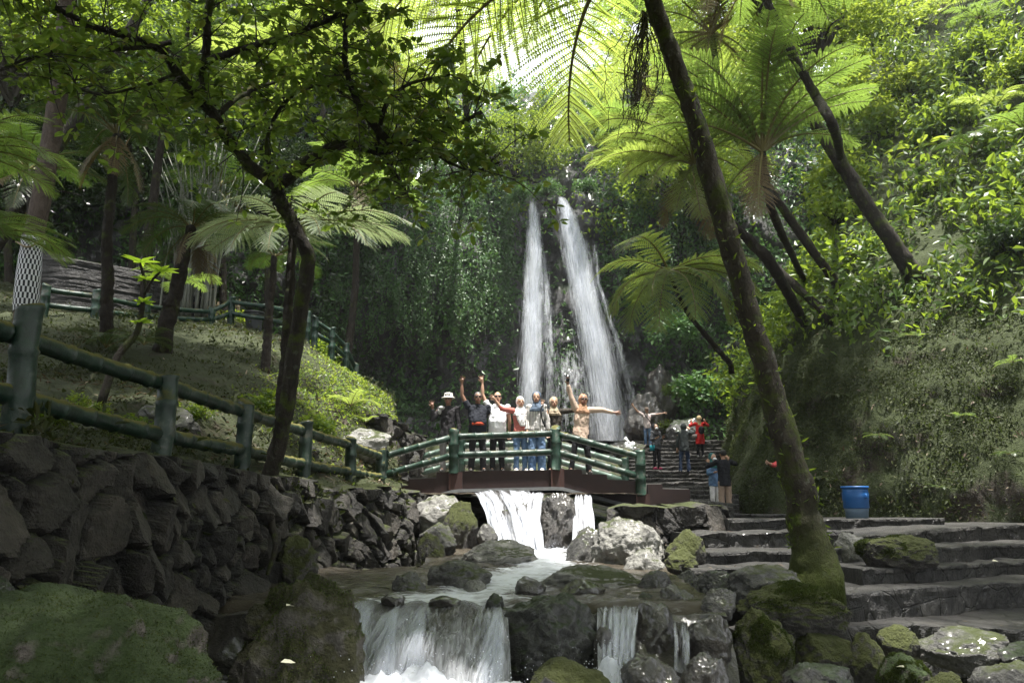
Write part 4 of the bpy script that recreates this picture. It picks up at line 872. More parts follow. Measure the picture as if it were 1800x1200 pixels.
DOWN = ((.16, 0, -1), (.06, -.12, -1), (0, -.1, -1))
def person(label, px, py, D, h, yaw, arms, skin='tan', top=None, legs=None, head='short', shoes=None, belly=0, wide=1.0, z=None, lean=0, glasses=False, coat=0, sleeve=.5, group=None, hairm=None, extras=None, fem=False,
           hijab=None, mask=False, trouser_w=1.0, bend=0, stance=.10, foot=0.0, size=.0095, legdx=(0, 0)):
    loc = P(px, py, D)
    if z is not None: loc[2] = z
    root = thing("person", label, "person", loc, yaw, group); root.scale = (h / 1.70,) * 3
    if lean: root.rotation_euler[1] = lean
    root['_h'] = 0; del root['_h']
    sw = (.165 if fem else .195) * wide
    bz = R(bend)
    def B_(p):        # bend forward at the hips
        p = np.array(p, float)
        if bend and p[2] > .95:
            d = p[2] - .95; p = np.array([p[0], p[1] * math.cos(bz) - d * math.sin(bz), .95 + d * math.cos(bz) + p[1] * math.sin(bz)])
        return p
    def BV(V):
        if not bend: return V
        return np.array([B_(p) for p in V])
    Hc = np.array([0, -.02, 1.585])
    body, tops, slv = [], [], []
    body += [ellipsoid(Hc + [0, .012, .02], (.076, .094, .098), 20, 14), ellipsoid(Hc + [0, -.018, -.05], (.058, .07, .068), 18, 12), limb((0, .01, 1.40), (0, -.005, 1.53), .058, .05),
             ellipsoid(Hc + [0, -.095, -.015], (.014, .022, .024), 10, 8), ellipsoid(Hc + [.075, .01, -.01], (.012, .02, .03), 8, 6), ellipsoid(Hc + [-.075, .01, -.01], (.012, .02, .03), 8, 6),
             rings([(.84, .12, .08, 0, 0), (.95, .15 * wide, .10, 0, 0), (1.08, .13 * wide, .09, 0, 0), (1.25, .145 * wide, .095, 0, 0), (1.38, .15 * wide, .08, 0, .01), (1.43, .07, .05, 0, .01)])]
    hands = {}
    for sgn, key in ((-1, 'L'), (1, 'R')):
        ud, fd, hd = [np.array(v, float) * np.array([sgn if arms.get('mirror', True) else 1, 1, 1]) for v in arms[key][:3]]
        spread, curl = (arms[key] + (.25, .25))[3:5] if len(arms[key]) > 3 else (.12, .6)
        S = np.array([sgn * sw, .01, 1.385]); E = S + nz(ud) * .285; W = E + nz(fd) * .25; hdn = nz(hd)
        body += [limb(S, E, .047, .038, mid=.004), limb(E, W, .038, .026, mid=.006)]
        # hand: palm, four fingers, thumb
        refv = np.array([0, -1., 0]) if abs(hdn[1]) < .8 else np.array([0, 0, 1.])
        s_ = nz(np.cross(hdn, refv)); s_ = s_ if s_ @ np.array([sgn, 0, 0.]) * (1 if hdn[2] < 0 else -1) >= 0 else -s_
        pn = nz(np.cross(s_, hdn)); pn = pn if pn @ refv > 0 else -pn
        body.append(tube([W - hdn * .01, W + hdn * .03, W + hdn * .075, W + hdn * .095], [.026, .033, .036, .03], 14, flat=(1, .95)))
        for k, ln in enumerate((.062, .075, .08, .07)):
            o_ = (1.5 - k) * .0185; a0 = W + hdn * .085 + s_ * o_; dirf = nz(hdn + s_ * (1.5 - k) * spread + pn * curl * .35); a1 = a0 + dirf * ln * .55; dir2 = nz(dirf + pn * curl * 1.1); a2 = a1 + dir2 * ln * .5
            body += [limb(a0, a1, .0105, .0095, 8), limb(a1, a2, .0098, .008, 8)]
        t0 = W + hdn * .03 - s_ * .022; t1 = t0 + nz(hdn * .7 - s_ * .8 + pn * .2) * .045; t2 = t1 + nz(hdn * .95 - s_ * .35 + pn * .25) * .035
        body += [limb(t0, t1, .014, .0115, 8), limb(t1, t2, .0115, .009, 8)]
        hands[key] = (W + hdn * .09 + pn * .03, hdn, E, W, s_, pn)
        # sleeve
        if sleeve > 0:
            slv.append(limb(S - np.array([sgn * .02, 0, 0]), S + (E - S) * min(1, sleeve), .072, .062 if sleeve < .9 else .056, ends=False))
            slv.append(ellipsoid(S, (.07, .066, .068), 14, 10))
            if sleeve > 1: slv.append(ellipsoid(E, (.056,) * 3, 14, 10)); slv.append(limb(E, E + (W - E) * min(1.0, sleeve - 1), .056, .041, ends=False))
    for k, sgn in enumerate((-1, 1)):
        dx = legdx[k]; hp = np.array([sgn * .085, 0, .90]); kn = np.array([sgn * (.05 + stance * .5) + dx * .5, -.025, .49]); an = np.array([sgn * stance + dx, .01, .09])
        body += [limb(hp, kn, .075, .05), limb(kn, an, .048, .033, mid=.008), limb(an, an + [sgn * .02, -.13, -.05], .035, .03)]
    body = [(BV(V), F) for V, F in body]
    me = vox("person_body", body, size, [SKIN[skin], EYE, LIP], 2)
    c = np.zeros(len(me.polygons) * 3); me.polygons.foreach_get("center", c); c = c.reshape(-1, 3)
    mi = np.zeros(len(c), int)
    for ex in (-.032, .032): mi[np.linalg.norm((c - B_(Hc + [ex, -.085, .012])) / np.array([.02, .034, .012]), axis=1) < 1] = 1
    mi[np.linalg.norm((c - B_(Hc + [0, -.085, -.062])) / np.array([.03, .034, .012]), axis=1) < 1] = 2
    me.polygons.foreach_set("material_index", mi)
    link("body", me, root)
    def part(nm, pcs, mats, s=.012, it=3): 
        me = vox(nm, [(BV(V), F) for V, F in pcs], s, mats, it); q = np.zeros(len(me.vertices) * 3); me.vertices.foreach_get("co", q); q = q.reshape(-1, 3)      # folds
        if nm in ('top', 'trousers', 'headscarf'):
            d = fbm(q * np.array([16, 16, 7]) + px, 3, 7) * .028 + np.abs(fbm(q * np.array([9, 9, 14]) + px, 3, 8)) * -.018; cc = np.stack([q[:, 0] * .2, q[:, 1] * 0, q[:, 2]], 1); q = q + nz(q - cc) * d[:, None] * np.array([1, 1, .2]); me.vertices.foreach_set("co", q.astype(np.float32).ravel()); me.update()
        return link(nm, me, root)
    # clothes
    low = .80 - coat
    ry = .118; by = -belly
    hipw = (.165 if not fem else .170)
    tor = [(low, hipw * wide + coat * .10, ry + .012 + coat * .06, 0, 0), (.93, (hipw + .004) * wide, ry + .012 + belly * .5, 0, by * .6), (1.06, .155 * wide + belly * .25, ry + .004 + belly * .75, 0, by), (1.22, .170 * wide, .122 + belly * .25, 0, by * .4), (1.33, (.185 if not fem else .165) * wide, .112, 0, 0), (1.41, .135 * wide, .085, 0, .008), (1.455, .068, .062, 0, .008)]
    part("top", [rings(tor)] + slv, [top])
    lg = [rings([(.82, .155, .115, 0, .004), (.90, .158, .118, 0, .004), (.985, .148 * wide, .112, 0, .004)])]
    for k, sgn in enumerate((-1, 1)):
        dx = legdx[k]; kn = np.array([sgn * (.05 + stance * .5) + dx * .5, -.025, .49]); an = np.array([sgn * stance + dx, .01, .05])
        lg += [limb((sgn * .080, 0, .88), kn, .094, .068 * trouser_w), limb(kn, an, .068 * trouser_w, .058 * trouser_w ** 1.6, ends=False)]
    part("trousers", lg, [legs])
    for k, sgn in enumerate((-1, 1)):
        an = np.array([sgn * stance + legdx[k], .01, .0]); V, F = ellipsoid(an + [sgn * .012, -.055, .042], (.047, .138, .05), 16, 10); V[:, 2] = np.maximum(V[:, 2], .004)
        obj("shoe", [(V, F, 0)], shoes or SHOE_D, root)
    if hijab is not None:
        hp = [ellipsoid(Hc + [0, .060, .022], (.104, .112, .128), 22, 16), rings([(1.28, .165, .122, 0, -.010), (1.33, .165, .125, 0, -.012), (1.41, .115, .105, 0, -.006), (1.50, .080, .078, 0, .018), (1.56, .095, .08, 0, .055)])]
        if head == 'long': hp.append(rings([(1.03, .05, .03, .02, -.135), (1.16, .10, .05, .0, -.12), (1.28, .12, .07, 0, -.09)]))
        part("headscarf", hp, [hijab], .010, 2)
    elif head in ('short', 'grey', 'bald'):
        hm = HAIR if head == 'short' else GREYHAIR
        part("hair", [ellipsoid(Hc + [0, .028, .036 if head != 'bald' else .026], (.084, .096, .096 if head != 'bald' else .080), 20, 14)], [hairm or hm], .010, 1)
    elif head == 'hood':
        part("hood", [ellipsoid(Hc + [0, .02, .02], (.105, .118, .128), 22, 16), rings([(1.40, .12, .11, 0, .01), (1.50, .09, .09, 0, .01)])], [top], .010, 2)
    elif head in ('hat', 'cap'):
        part("hair", [ellipsoid(Hc + [0, .03, .01], (.083, .092, .085), 18, 12)], [HAIR], .010, 1)
        hmat = hairm
        if head == 'hat':
            V, F = rings([(1.62, .155, .165, 0, 0), (1.632, .15, .16, 0, 0), (1.655, .098, .112, 0, .01), (1.70, .096, .11, 0, .01), (1.735, .085, .095, 0, .01), (1.745, .05, .06, 0, .01)])
        else:
            V, F = rings([(1.615, .09, .105, 0, .01), (1.63, .095, .11, 0, .01), (1.68, .09, .102, 0, .012), (1.715, .06, .07, 0, .015), (1.722, .02, .02, 0, .015)])
        hat = obj("hat", [(BV(V), F, 0)], hmat, root)
        if head == 'cap': V, F = ellipsoid((0, -.115, 1.618), (.075, .075, .010), 18, 8); obj("brim", [(V, F, 0)], hmat, hat)
        else:
            for (x, z_, sx_, sz_) in ((-.034, 1.685, .018, .028), (.002, 1.688, .010, .03), (.036, 1.686, .017, .026)):
                V, F = ellipsoid((x, -.094, z_), (sx_, .012, sz_), 10, 8); obj("print", [(V, F, 0)], BLACK, hat)
    if glasses:
        g = []
        for ex in (-.034, .034): V, F = ellipsoid(Hc + [ex, -.102, .014], (.031, .012, .021), 16, 10); g.append((BV(V), F, 0))
        g.append((*box(Hc + [0, -.106, .02], (.03, .008, .008)), 0))
        for ex in (-.074, .074): g.append((*box(Hc + [ex, -.045, .02], (.006, .11, .008)), 0))
        obj("sunglasses", g, GLASS, root)
    if mask:
        V, F = ellipsoid(Hc + [0, -.062, -.045], (.064, .052, .052), 18, 12); obj("face_mask", [(V, F, 0)], MASKM, root)
    if extras: extras(root, hands, Hc)
    return root
RAISE = lambda x=.25, y=-.1: ((.35 + x, y, .9), (-.05, y, 1), (.05, -.05, 1), .22, .15)
jean = cloth("jeans_blue", (.045, .085, .16), 'denim', (.16, .24, .36)); djean = cloth("jeans_dark", (.02, .032, .065), 'denim', (.035, .055, .1))
grp = "visitors posing on the footbridge"
def bag_belt(root, hands, Hc):
    obj("belt_bag", [(*rings([(.985, .172, .165, 0, -.04), (1.0, .178, .172, 0, -.045), (1.035, .178, .172, 0, -.045), (1.045, .17, .165, 0, -.04)]), 0)], cloth("orange_belt", (.36, .06, .03)), root)
ZP = ZD + .005
person("man in a pale printed bucket hat and dark jacket, spread hand raised beside his face", 786, 830, 16.95, 1.66, R(-8), {'L': ((.45, -.35, -.8), (-.05, -.25, 1), (.1, -.1, 1), .3, .1), 'R': DOWN}, 'brown',
       cloth("jacket_charcoal", (.030, .028, .030), 'blotch', (.022, .02, .022)), cloth("trousers_grey", (.15, .145, .14)), 'hat', SHOE_D, sleeve=1.9, coat=.06, hairm=cloth("hat_pale", (.52, .50, .46)), z=ZP, group=grp,
       extras=lambda r, h_, c: obj("shoulder_patch", [(*ellipsoid((-.13, -.06, 1.40), (.075, .075, .05), 16, 10), 0), (*ellipsoid((-.175, -.06, 1.33), (.045, .06, .07), 16, 10), 0)], cloth("patch_grey", (.38, .37, .36)), r))
person("man in a black t-shirt with an orange belt bag and sunglasses, one arm straight up", 839, 829, 16.9, 1.70, R(6), {'L': ((.42, -.05, .9), (.02, -.05, 1), (-.15, -.1, 1), .3, .5), 'R': ((.3, 0, -.95), (.1, -.1, -1), (0, -.1, -1))}, 'brown',
       cloth("tee_black", (.018, .020, .027)), BLACK, 'grey', SHOE_D, belly=.055, wide=1.14, glasses=True, z=ZP, group=grp, extras=bag_belt, stance=.13)
person("bald man in a white t-shirt and sunglasses, one arm straight up with open hand", 874, 829, 17.0, 1.72, R(4), {'L': ((.38, -.05, .95), (.02, .0, 1), (.2, -.1, 1), .28, .2), 'R': ((.15, .05, -1), (.0, .15, -1), (0, 0, -1))}, 'light',
       cloth("tee_white", (.80, .80, .82)), BLACK, 'bald', SHOE_D, belly=.06, wide=1.10, glasses=True, z=ZP, group=grp)
person("woman in a coral top and long white headscarf, one arm reaching out to the side", 915, 829, 16.8, 1.58, R(12), {'L': ((.85, -.1, .12), (.6, -.15, .75), (.7, -.2, .6), .2, .3), 'R': ((.2, .1, -1), (.1, -.2, -1), (0, -.1, -1))}, 'light',
       cloth("blouse_coral", (.42, .13, .11)), jean, 'long', SHOE_W, sleeve=1.35, fem=True, hijab=cloth("scarf_white", (.72, .69, .68)), z=ZP, group=grp)
person("woman in a slate blue headscarf, striped pale blouse and wide jeans", 944, 829, 16.75, 1.68, R(-6), {'L': ((.2, -.05, -1), (-.1, -.35, -1), (-.1, -.2, -1)), 'R': ((.25, .05, -1), (.05, -.2, -1), (0, -.1, -1))}, 'light',
       cloth("blouse_striped", (.55, .53, .50), 'stripe', (.16, .15, .15)), jean, 'scarf', SHOE_W, sleeve=1.9, fem=True, coat=.03, hijab=cloth("scarf_slate", (.085, .115, .16)), trouser_w=1.32, z=ZP, group=grp,
       extras=lambda r, h_, c: obj("bag_strap", [(*tube(resample([(.15, -.02, 1.43), (.10, -.13, 1.33), (.13, -.155, 1.1), (.18, -.1, .95)], 12), .016, 8), 0)], BLACK, r))
person("woman in a dark brown jacket and beige headscarf, hand held at her face", 975, 829, 17.0, 1.60, R(6), {'L': ((.55, -.45, -.45), (-.15, -.35, 1), (-.2, -.1, 1), .15, .3), 'R': ((.95, .1, .12), (1, .0, .15), (1, 0, .1), .12, .3)}, 'light',
       cloth("jacket_brown", (.055, .047, .038), 'blotch', (.03, .026, .022)), BLACK, 'scarf', SHOE_D, sleeve=1.9, fem=True, coat=.05, hijab=cloth("scarf_beige", (.33, .27, .19)), z=ZP, group=grp)
def phone(root, hands, Hc):
    p, d, E, W, s_, pn = hands['L']; V, F = box((0, 0, 0), (.072, .009, .15)); obj("phone", [(V + (W + d * .135 + pn * .022), F, 0)], PHONE, root)
person("woman in a beige coat and sunglasses, phone held high and other arm stretched out", 1016, 832, 16.7, 1.66, R(10), {'L': ((.42, -.1, .9), (.35, -.1, .95), (.1, -.1, 1), .1, .6), 'R': ((.95, -.12, .10), (1, -.18, -.16), (1, -.1, .12), .3, .1)}, 'brown',
       cloth("coat_beige", (.48, .36, .28)), BLACK, 'scarf', SHOE_D, sleeve=1.95, fem=True, coat=.12, hijab=cloth("scarf_tan", (.36, .21, .13)), glasses=True, z=ZP - .03, lean=R(5), group=grp, extras=phone, legdx=(-.06, .14))
grp2 = "visitors on the stone stairs"
stz = lambda px, py, D: P(px, py, D)
person("man in a pale shirt, cap and jeans waving both arms wide by the waterfall", 1139, 785, 34.3, 1.68, R(0), {'L': ((.8, -.05, .6), (.6, -.05, .8), (.5, 0, 1), .2, .2), 'R': ((.95, 0, .1), (1, 0, .2), (1, 0, 0), .15, .2)}, 'tan',
       cloth("shirt_pale", (.50, .42, .40)), jean, 'cap', SHOE_D, sleeve=.7, hairm=cloth("cap_brown", (.12, .09, .07)), group=grp2, extras=lambda r, h_, c: obj("sling_strap", [(*tube(resample([(-.13, -.02, 1.43), (-.04, -.14, 1.28), (.08, -.155, 1.12), (.16, -.1, .98)], 12), .018, 8), 0)], BLACK, r))
def teal_bag(r, h_, c):
    obj("shoulder_bag", [(*box((-.22, -.05, .80), (.16, .08, .2)), 0)], cloth("bag_teal", (.03, .26, .32)), r)
    p, d, E, W, s_, pn = h_['R']; V, F = box((0, 0, 0), (.07, .14, .01)); obj("phone", [(V + (W + d * .1 + pn * .03), F, 0)], PHONE, r)
person("woman in a dark jacket and white mask looking at her phone", 1155, 825, 27.6, 1.55, R(25), {'L': ((.25, -.1, -1), (-.2, -.9, .1), (-.3, -.8, .3), .1, .6), 'R': ((.25, -.1, -1), (-.35, -.9, .2), (-.3, -.8, .4), .1, .6)}, 'light',
       cloth("jacket_slate", (.06, .063, .07)), BLACK, 'scarf', SHOE_P, sleeve=1.9, fem=True, coat=.04, hijab=cloth("scarf_black", (.02, .02, .022)), mask=True, group=grp2, extras=teal_bag)
person("person in a dark grey hooded jacket and blue jeans standing with their back turned", 1205, 831, 27.4, 1.66, R(180), {'L': ((.55, -.6, .1), (-.4, -.8, .5), (-.3, -.5, .8), .1, .5), 'R': DOWN}, 'tan',
       cloth("hoodie_grey", (.045, .052, .052)), djean, 'hood', SHOE_D, sleeve=1.9, coat=.05, group=grp2, legdx=(.0, .04), stance=.13)
def redbags(r, h_, c):
    obj("backpack", [(*ellipsoid((-.06, .17, 1.10), (.13, .085, .17), 18, 12), 0)], BLACK, r)
    obj("handbag", [(*box((.22, .06, .86), (.20, .10, .17)), 0), (*tube(resample([(.14, .06, .94), (.12, .02, 1.2), (.1, .0, 1.42)], 10), .012, 6), 0)], cloth("bag_grey", (.20, .17, .16)), r)
person("woman in a red coat and pale yellow headscarf with a black backpack, seen from behind", 1232, 803, 31.0, 1.58, R(172), {'L': ((.6, -.5, -.2), (-.5, -.6, .8), (-.2, -.3, 1), .1, .5), 'R': ((.6, -.5, -.2), (-.4, -.6, .8), (-.1, -.3, 1), .1, .5)}, 'light',
       cloth("coat_red", (.50, .022, .02)), BLACK, 'scarf', SHOE_W, sleeve=1.9, fem=True, coat=.26, hijab=cloth("scarf_yellow", (.55, .42, .24)), group=grp2, extras=redbags)
person("woman in a teal headscarf, denim jacket and white trousers facing the man in black", 1258, 902, 20.6, 1.50, R(28), {'L': ((.25, -.2, -1), (.0, -.9, .1), (0, -1, .1), .1, .3), 'R': DOWN}, 'light',
       cloth("jacket_denim", (.11, .19, .31), 'denim', (.07, .12, .22)), cloth("trousers_white", (.66, .64, .63)), 'scarf', SHOE_W, sleeve=1.9, fem=True, coat=.04, hijab=cloth("scarf_teal", (.04, .13, .13)), mask=True, group=grp2)
person("man in a black sweater and khaki trousers photographing, his back to the viewer", 1277, 908, 19.6, 1.60, R(186), {'L': ((.6, -.55, -.1), (-.5, -.7, .5), (-.3, -.5, .8), .1, .5), 'R': ((.5, -.55, -.3), (-.4, -.8, .4), (-.3, -.5, .8), .1, .5)}, 'tan',
       cloth("sweater_black", (.014, .015, .018)), cloth("trousers_khaki", (.30, .22, .17)), 'short', SHOE_D, sleeve=1.9, coat=.03, trouser_w=1.15, group=grp2)
person("person in a red top half hidden behind the leaning mossy trunk", 1394, 905, 19.0, 1.56, R(0), {'L': ((.85, -.25, -.5), (.5, -.5, .15), (.5, -.4, .2), .2, .3), 'R': DOWN}, 'light', cloth("top_red", (.55, .09, .09)), BLACK, 'short', SHOE_D, sleeve=1.6)
def bz_(px, D): return bank_z(P(px, 560, D)[0], D)
person("person in a red and orange jacket half hidden behind a dark fern trunk", 291, 566, 25.2, 1.62, R(-15), {'L': DOWN, 'R': DOWN}, 'tan', cloth("jacket_orange", (.50, .06, .03), 'blotch', (.35, .30, .27)), BLACK, 'short', SHOE_D, sleeve=1.9, coat=.04, z=P(291, 572, 25.2)[2])
person("person in dark clothes bending forward behind the far railing", 341, 572, 24.4, 1.62, R(70), {'L': ((.1, -.9, -.5), (.0, -.5, -.9), (0, -.3, -1), .1, .5), 'R': ((.1, -.9, -.5), (0, -.5, -.9), (0, -.3, -1), .1, .5)}, 'tan', cloth("jacket_dark", (.025, .025, .032)), cloth("trousers_dark", (.02, .022, .028)), 'short', SHOE_D, sleeve=1.9, bend=62, z=P(341, 574, 24.4)[2])
# ================================================================== VEGETATION
def to_px(V):
    V = np.asarray(V, float); f = V[..., 1] * CT + V[..., 2] * ST; u = V[..., 2] * CT - V[..., 1] * ST
    return 900 + 1400 * V[..., 0] / f, 600 - 1400 * u / f
_pp = {}
def surf_at(which, px, py, sink=0.0):
    """the point of a modelled slope that lies along a measured direction"""
    V = {'slope': SLV, 'cliff': CLV, 'bank': BANKV}[which]
    if which not in _pp: _pp[which] = to_px(V)
    ax, ay = _pp[which]; d = np.hypot(ax - px, ay - py); c = np.where((d < max(14, d.min() * 1.5)) & (V[:, 1] > 2))[0]
    k = c[np.argmin(V[c, 1])] if len(c) else np.argmin(d); return V[k] - np.array([0, 0, sink])

MAT['frond_dead_wood'] = plain('dead_frond_wood', (.045, .038, .022), .85, .4, 12)
# ---- fern fronds
_fr = {}
def frond(kind, L, e0, e1, npin=20, npl=14, wmax=.33, droop=.24, var=0, rmat='rachis'):
    key = (kind, round(L, 2), e0, e1, npin, npl, var)
    if key in _fr: return _fr[key]
    r = np.random.default_rng(abs(hash(key[2:])) % 9999 + var); m = 40; t = np.linspace(0, 1, m); e = R(e0) + (R(e1) - R(e0)) * t ** 1.15; sw = R(r.uniform(-14, 14)) * t ** 2
    dx = np.cos(e) * np.cos(sw); dy = np.cos(e) * np.sin(sw); dz = np.sin(e)
    C = np.cumsum(np.stack([dx, dy, dz], 1), 0) * L / m; C = np.vstack([[0, 0, 0], C[:-1]])
    pcs = [(*tube(C, .0115 * L ** .7 * (1 - .86 * t) + .001, 5), 1)]
    tj = np.linspace(.13, .985, npin) + r.uniform(-.25, .25, npin) / npin * .5
    tp_ = (tj - .10) / .90; pl = L * wmax * (tp_ ** .55 * (1 - tp_) ** .62) / .66
    allV, n0 = [], 0
    for s_ in (-1, 1):
        k = np.clip(tj * (m - 1), 0, m - 1.01); i = k.astype(int); f = (k - i)[:, None]; Bp = C[i] * (1 - f) + C[i + 1] * f
        ee = np.interp(tj, t, e); ss = np.interp(tj, t, sw)
        T = np.stack([np.cos(ee) * np.cos(ss), np.cos(ee) * np.sin(ss), np.sin(ee)], 1); Sd = np.stack([-np.sin(ss), np.cos(ss), 0 * ss], 1) * s_; Nn = np.cross(T, Sd) * s_
        ph = R(12) + R(38) * tj + r.normal(size=npin) * R(4); d = Sd * np.cos(ph)[:, None] + T * np.sin(ph)[:, None] + Nn * .12; pe = T * np.cos(ph)[:, None] - Sd * np.sin(ph)[:, None]
        q = (np.arange(npl) + .6) / npl; ln = pl * r.uniform(.9, 1.05, npin); dr = droop * r.uniform(.7, 1.3, npin)
        c = Bp[:, None] + d[:, None] * (ln[:, None] * q)[..., None]; c[..., 2] -= (ln * dr)[:, None] * q ** 2
        dd = np.repeat(d[:, None], npl, 1).copy(); dd[..., 2] -= (2 * dr)[:, None] * q; dd = nz(dd)
        sp_ = (L * .86 / npin) * .50; w = (ln / npl)[:, None, None] * .44
        plen = (np.minimum(sp_, ln * .34)[:, None] * (1 - .82 * q ** 2.2))[..., None] * r.uniform(.85, 1.1, (npin, npl, 1))
        for sg in (-1, 1):
            ed = pe[:, None] * sg + dd * .35 - Nn[:, None] * .18
            a = c - dd * w; b = c + dd * w; g = c + ed * plen + dd * w * .25; h = c + ed * plen * .96 - dd * w * .45
            allV.append(np.stack([a, b, g, h], 2).reshape(-1, 3))
        # midrib of each pinna
        mp = Bp[:, None] + d[:, None] * (ln[:, None] * np.linspace(0, .96, 5))[..., None]; mp[..., 2] -= (ln * dr)[:, None] * np.linspace(0, .96, 5) ** 2
        wv = pe[:, None] * (.0022 * L ** .6 * np.linspace(1, .3, 5))[None, :, None]
        st_ = np.stack([mp - wv, mp + wv], 2); idx = np.arange(npin * 10).reshape(npin, 5, 2)
        pcs.append((st_.reshape(-1, 3), np.stack([idx[:, :-1, 0], idx[:, :-1, 1], idx[:, 1:, 1], idx[:, 1:, 0]], -1).reshape(-1, 4), 1))
    V = np.concatenate(allV); pcs.append((V, np.arange(len(V)).reshape(-1, 4), 0))
    _fr[key] = mesh("frond", pcs, [MAT[kind], MAT[rmat]], smooth=False); return _fr[key]
def tree_fern(label, path, rad, L, n, seed, kind='frond', res=(21, 13), explicit=(), e=(55, -45), dead=0, group=None, trunk_mat='fern_trunk', cat="tree fern", name="tree_fern", wmax=.34, flare=None, crown_fibre=True, azr=None):
    """path: foot ... crown points; explicit: (azimuth, length factor, start angle, end angle)"""
    path = np.asarray(path, float); foot = path[0]; root = thing(name, label, cat, foot, 0, group); r = np.random.default_rng(seed)
    if len(path) > 1:
        N = 90; q = resample(path, N) - foot; t = np.linspace(0, 1, N); rr = np.interp(t, np.linspace(0, 1, len(np.atleast_1d(rad))), np.atleast_1d(rad)) if np.ndim(rad) else rad * (1.15 - .35 * t)
        rr = rr * (1 + .5 * np.exp(-t * 22) * (0 if flare is None else flare)); q[0, 2] -= .3
        q[1:-1] += np.stack([fbm(np.stack([t * 5 + seed, 0 * t, 0 * t + k], 1), 3, seed + k) * np.mean(rr) * .5 for k in range(3)], 1)[1:-1]
        V, F = tube(q, rr, 28, rough=.34, rs=11 if np.mean(rr) < .12 else 6.5, seed=seed); obj("trunk", [(V, F, 0)], MAT[trunk_mat], root)
    top = path[-1] - foot; az0 = r.uniform(0, 360)
    specs = list(explicit)
    for k in range(n):
        az = (az0 + 137.5 * k + r.uniform(-12, 12)) % 360
        if azr: az = azr[0] + (azr[1] - azr[0]) * ((k + .5) / n) + r.uniform(-8, 8)
        specs.append((az, r.uniform(.8, 1.08), e[0] + r.integers(-1, 2) * 10, e[1] + r.integers(-1, 2) * 12))
    for k in range(dead): specs.append((r.uniform(0, 360), r.uniform(.6, .8), -50, -86, 'frond_dead'))
    if n >= 11 and kind != 'frond_s' and not azr:
        for k in range(3): specs.append((r.uniform(0, 360), r.uniform(.55, .8), -35 - 10 * (k % 2), -78, 'frond_dead' if k else kind))
    for k, sp_ in enumerate(specs):
        kd = sp_[4] if len(sp_) > 4 else kind
        me = frond(kd, 1.0, int(sp_[2]), int(sp_[3]), res[0], res[1], wmax, var=k % 3)
        o = link("frond", me, root, top); s_ = L * sp_[1]; o.scale = (s_,) * 3; o.rotation_euler = (R(r.uniform(-10, 10)), R(r.uniform(-5, 5)), R(sp_[0]))
    return root

# ---- leafy masses
def leaf_cluster(r, pos, nrm, Ls, out=.6, flat=.5):
    n = len(pos); d = nz(nrm * out + rdir(r, n) * 1.0 + np.array([0, 0, -.35])); up = nz(nrm + rdir(r, n) * flat)
    return leafset(pos, d, up, Ls, Ls * r.uniform(.38, .62, n), .25, .15)
_cm = {}
def crown_mesh(seed, leaf='leaf', nclump=80, per=120, ls=.055):
    if (seed, leaf) in _cm: return _cm[(seed, leaf)]
    r = np.random.default_rng(seed); cc = rdir(r, nclump) * (r.random((nclump, 1)) ** .45) * np.array([1, 1, .72]); cc[:, 2] += .1 * r.normal(size=nclump)
    rad = r.uniform(.13, .30, nclump); k = np.repeat(np.arange(nclump), per); dr = rdir(r, len(k)); p = cc[k] + dr * (rad[k] * r.random(len(k)) ** .35)[:, None] * np.array([1, 1, .7])
    V, F = leaf_cluster(r, p, nz(dr + [0, 0, .4]), ls * r.uniform(.7, 1.3, len(k))); pcs = [(V, F, 0)]
    for c in cc[::3]: pcs.append((*tube(resample([(0, 0, -.75), c * .45 + np.array([0, 0, -.25]), c], 8), np.linspace(.02, .004, 8), 5), 1))
    _cm[(seed, leaf)] = mesh("crown", pcs, [MAT[leaf], MAT['twig']], smooth=False); return _cm[(seed, leaf)]
def tree(label, foot, top, cr, seed, leaf='leaf', cz=.8, group=None, name="broadleaf_tree", rt=.16, bark='bark'):
    foot, top = np.asarray(foot, float), np.asarray(top, float); root = thing(name, label, "tree", foot, 0, group); r = np.random.default_rng(seed)
    q = resample([(0, 0, -.4), (top - foot) * .5 + np.append(r.normal(size=2) * .25, 0), top - foot], 24); V, F = tube(q, np.linspace(rt, rt * .5, 24), 12, rough=.2, seed=seed); obj("trunk", [(V, F, 0)], MAT[bark], root)
    o = link("crown", crown_mesh(seed % 4, leaf), root, top - foot); o.scale = (cr, cr, cr * cz); o.rotation_euler[2] = r.uniform(0, 6); return root
_sm = {}
def shrub(label, p, s, seed, leaf='leaf', group=None, name="shrub", squash=.8, n=900, ls=.16):
    key = (leaf, seed % 3, ls)
    root = thing(name, label, "shrub", p, 0, group)
    if key not in _sm:
        r = np.random.default_rng(seed % 3 + 60); nc = 16; cc = rdir(r, nc) * r.random((nc, 1)) ** .5 * .72; cc[:, 2] = np.abs(cc[:, 2]); k = r.integers(0, nc, n); dr = rdir(r, n); pp = cc[k] + dr * .34 * r.random((n, 1)) ** .4
        V, F = leaf_cluster(r, pp, nz(dr + [0, 0, .5]), ls * r.uniform(.7, 1.3, n)); st_ = []
        for c in cc: st_.append((*tube(resample([(0, 0, -.3), c * .5, c], 6), np.linspace(.02, .006, 6), 5), 0))
        _sm[key] = (mesh("foliage", [(V, F, 0)], [MAT[leaf]], smooth=False), mesh("stem", st_, [MAT['twig']]))
    for nm, me in zip(("foliage", "stem"), _sm[key]):
        o = link(nm, me, root); o.scale = (s, s, s * squash); o.rotation_euler[2] = seed * 1.3
    return root
_lm = {}
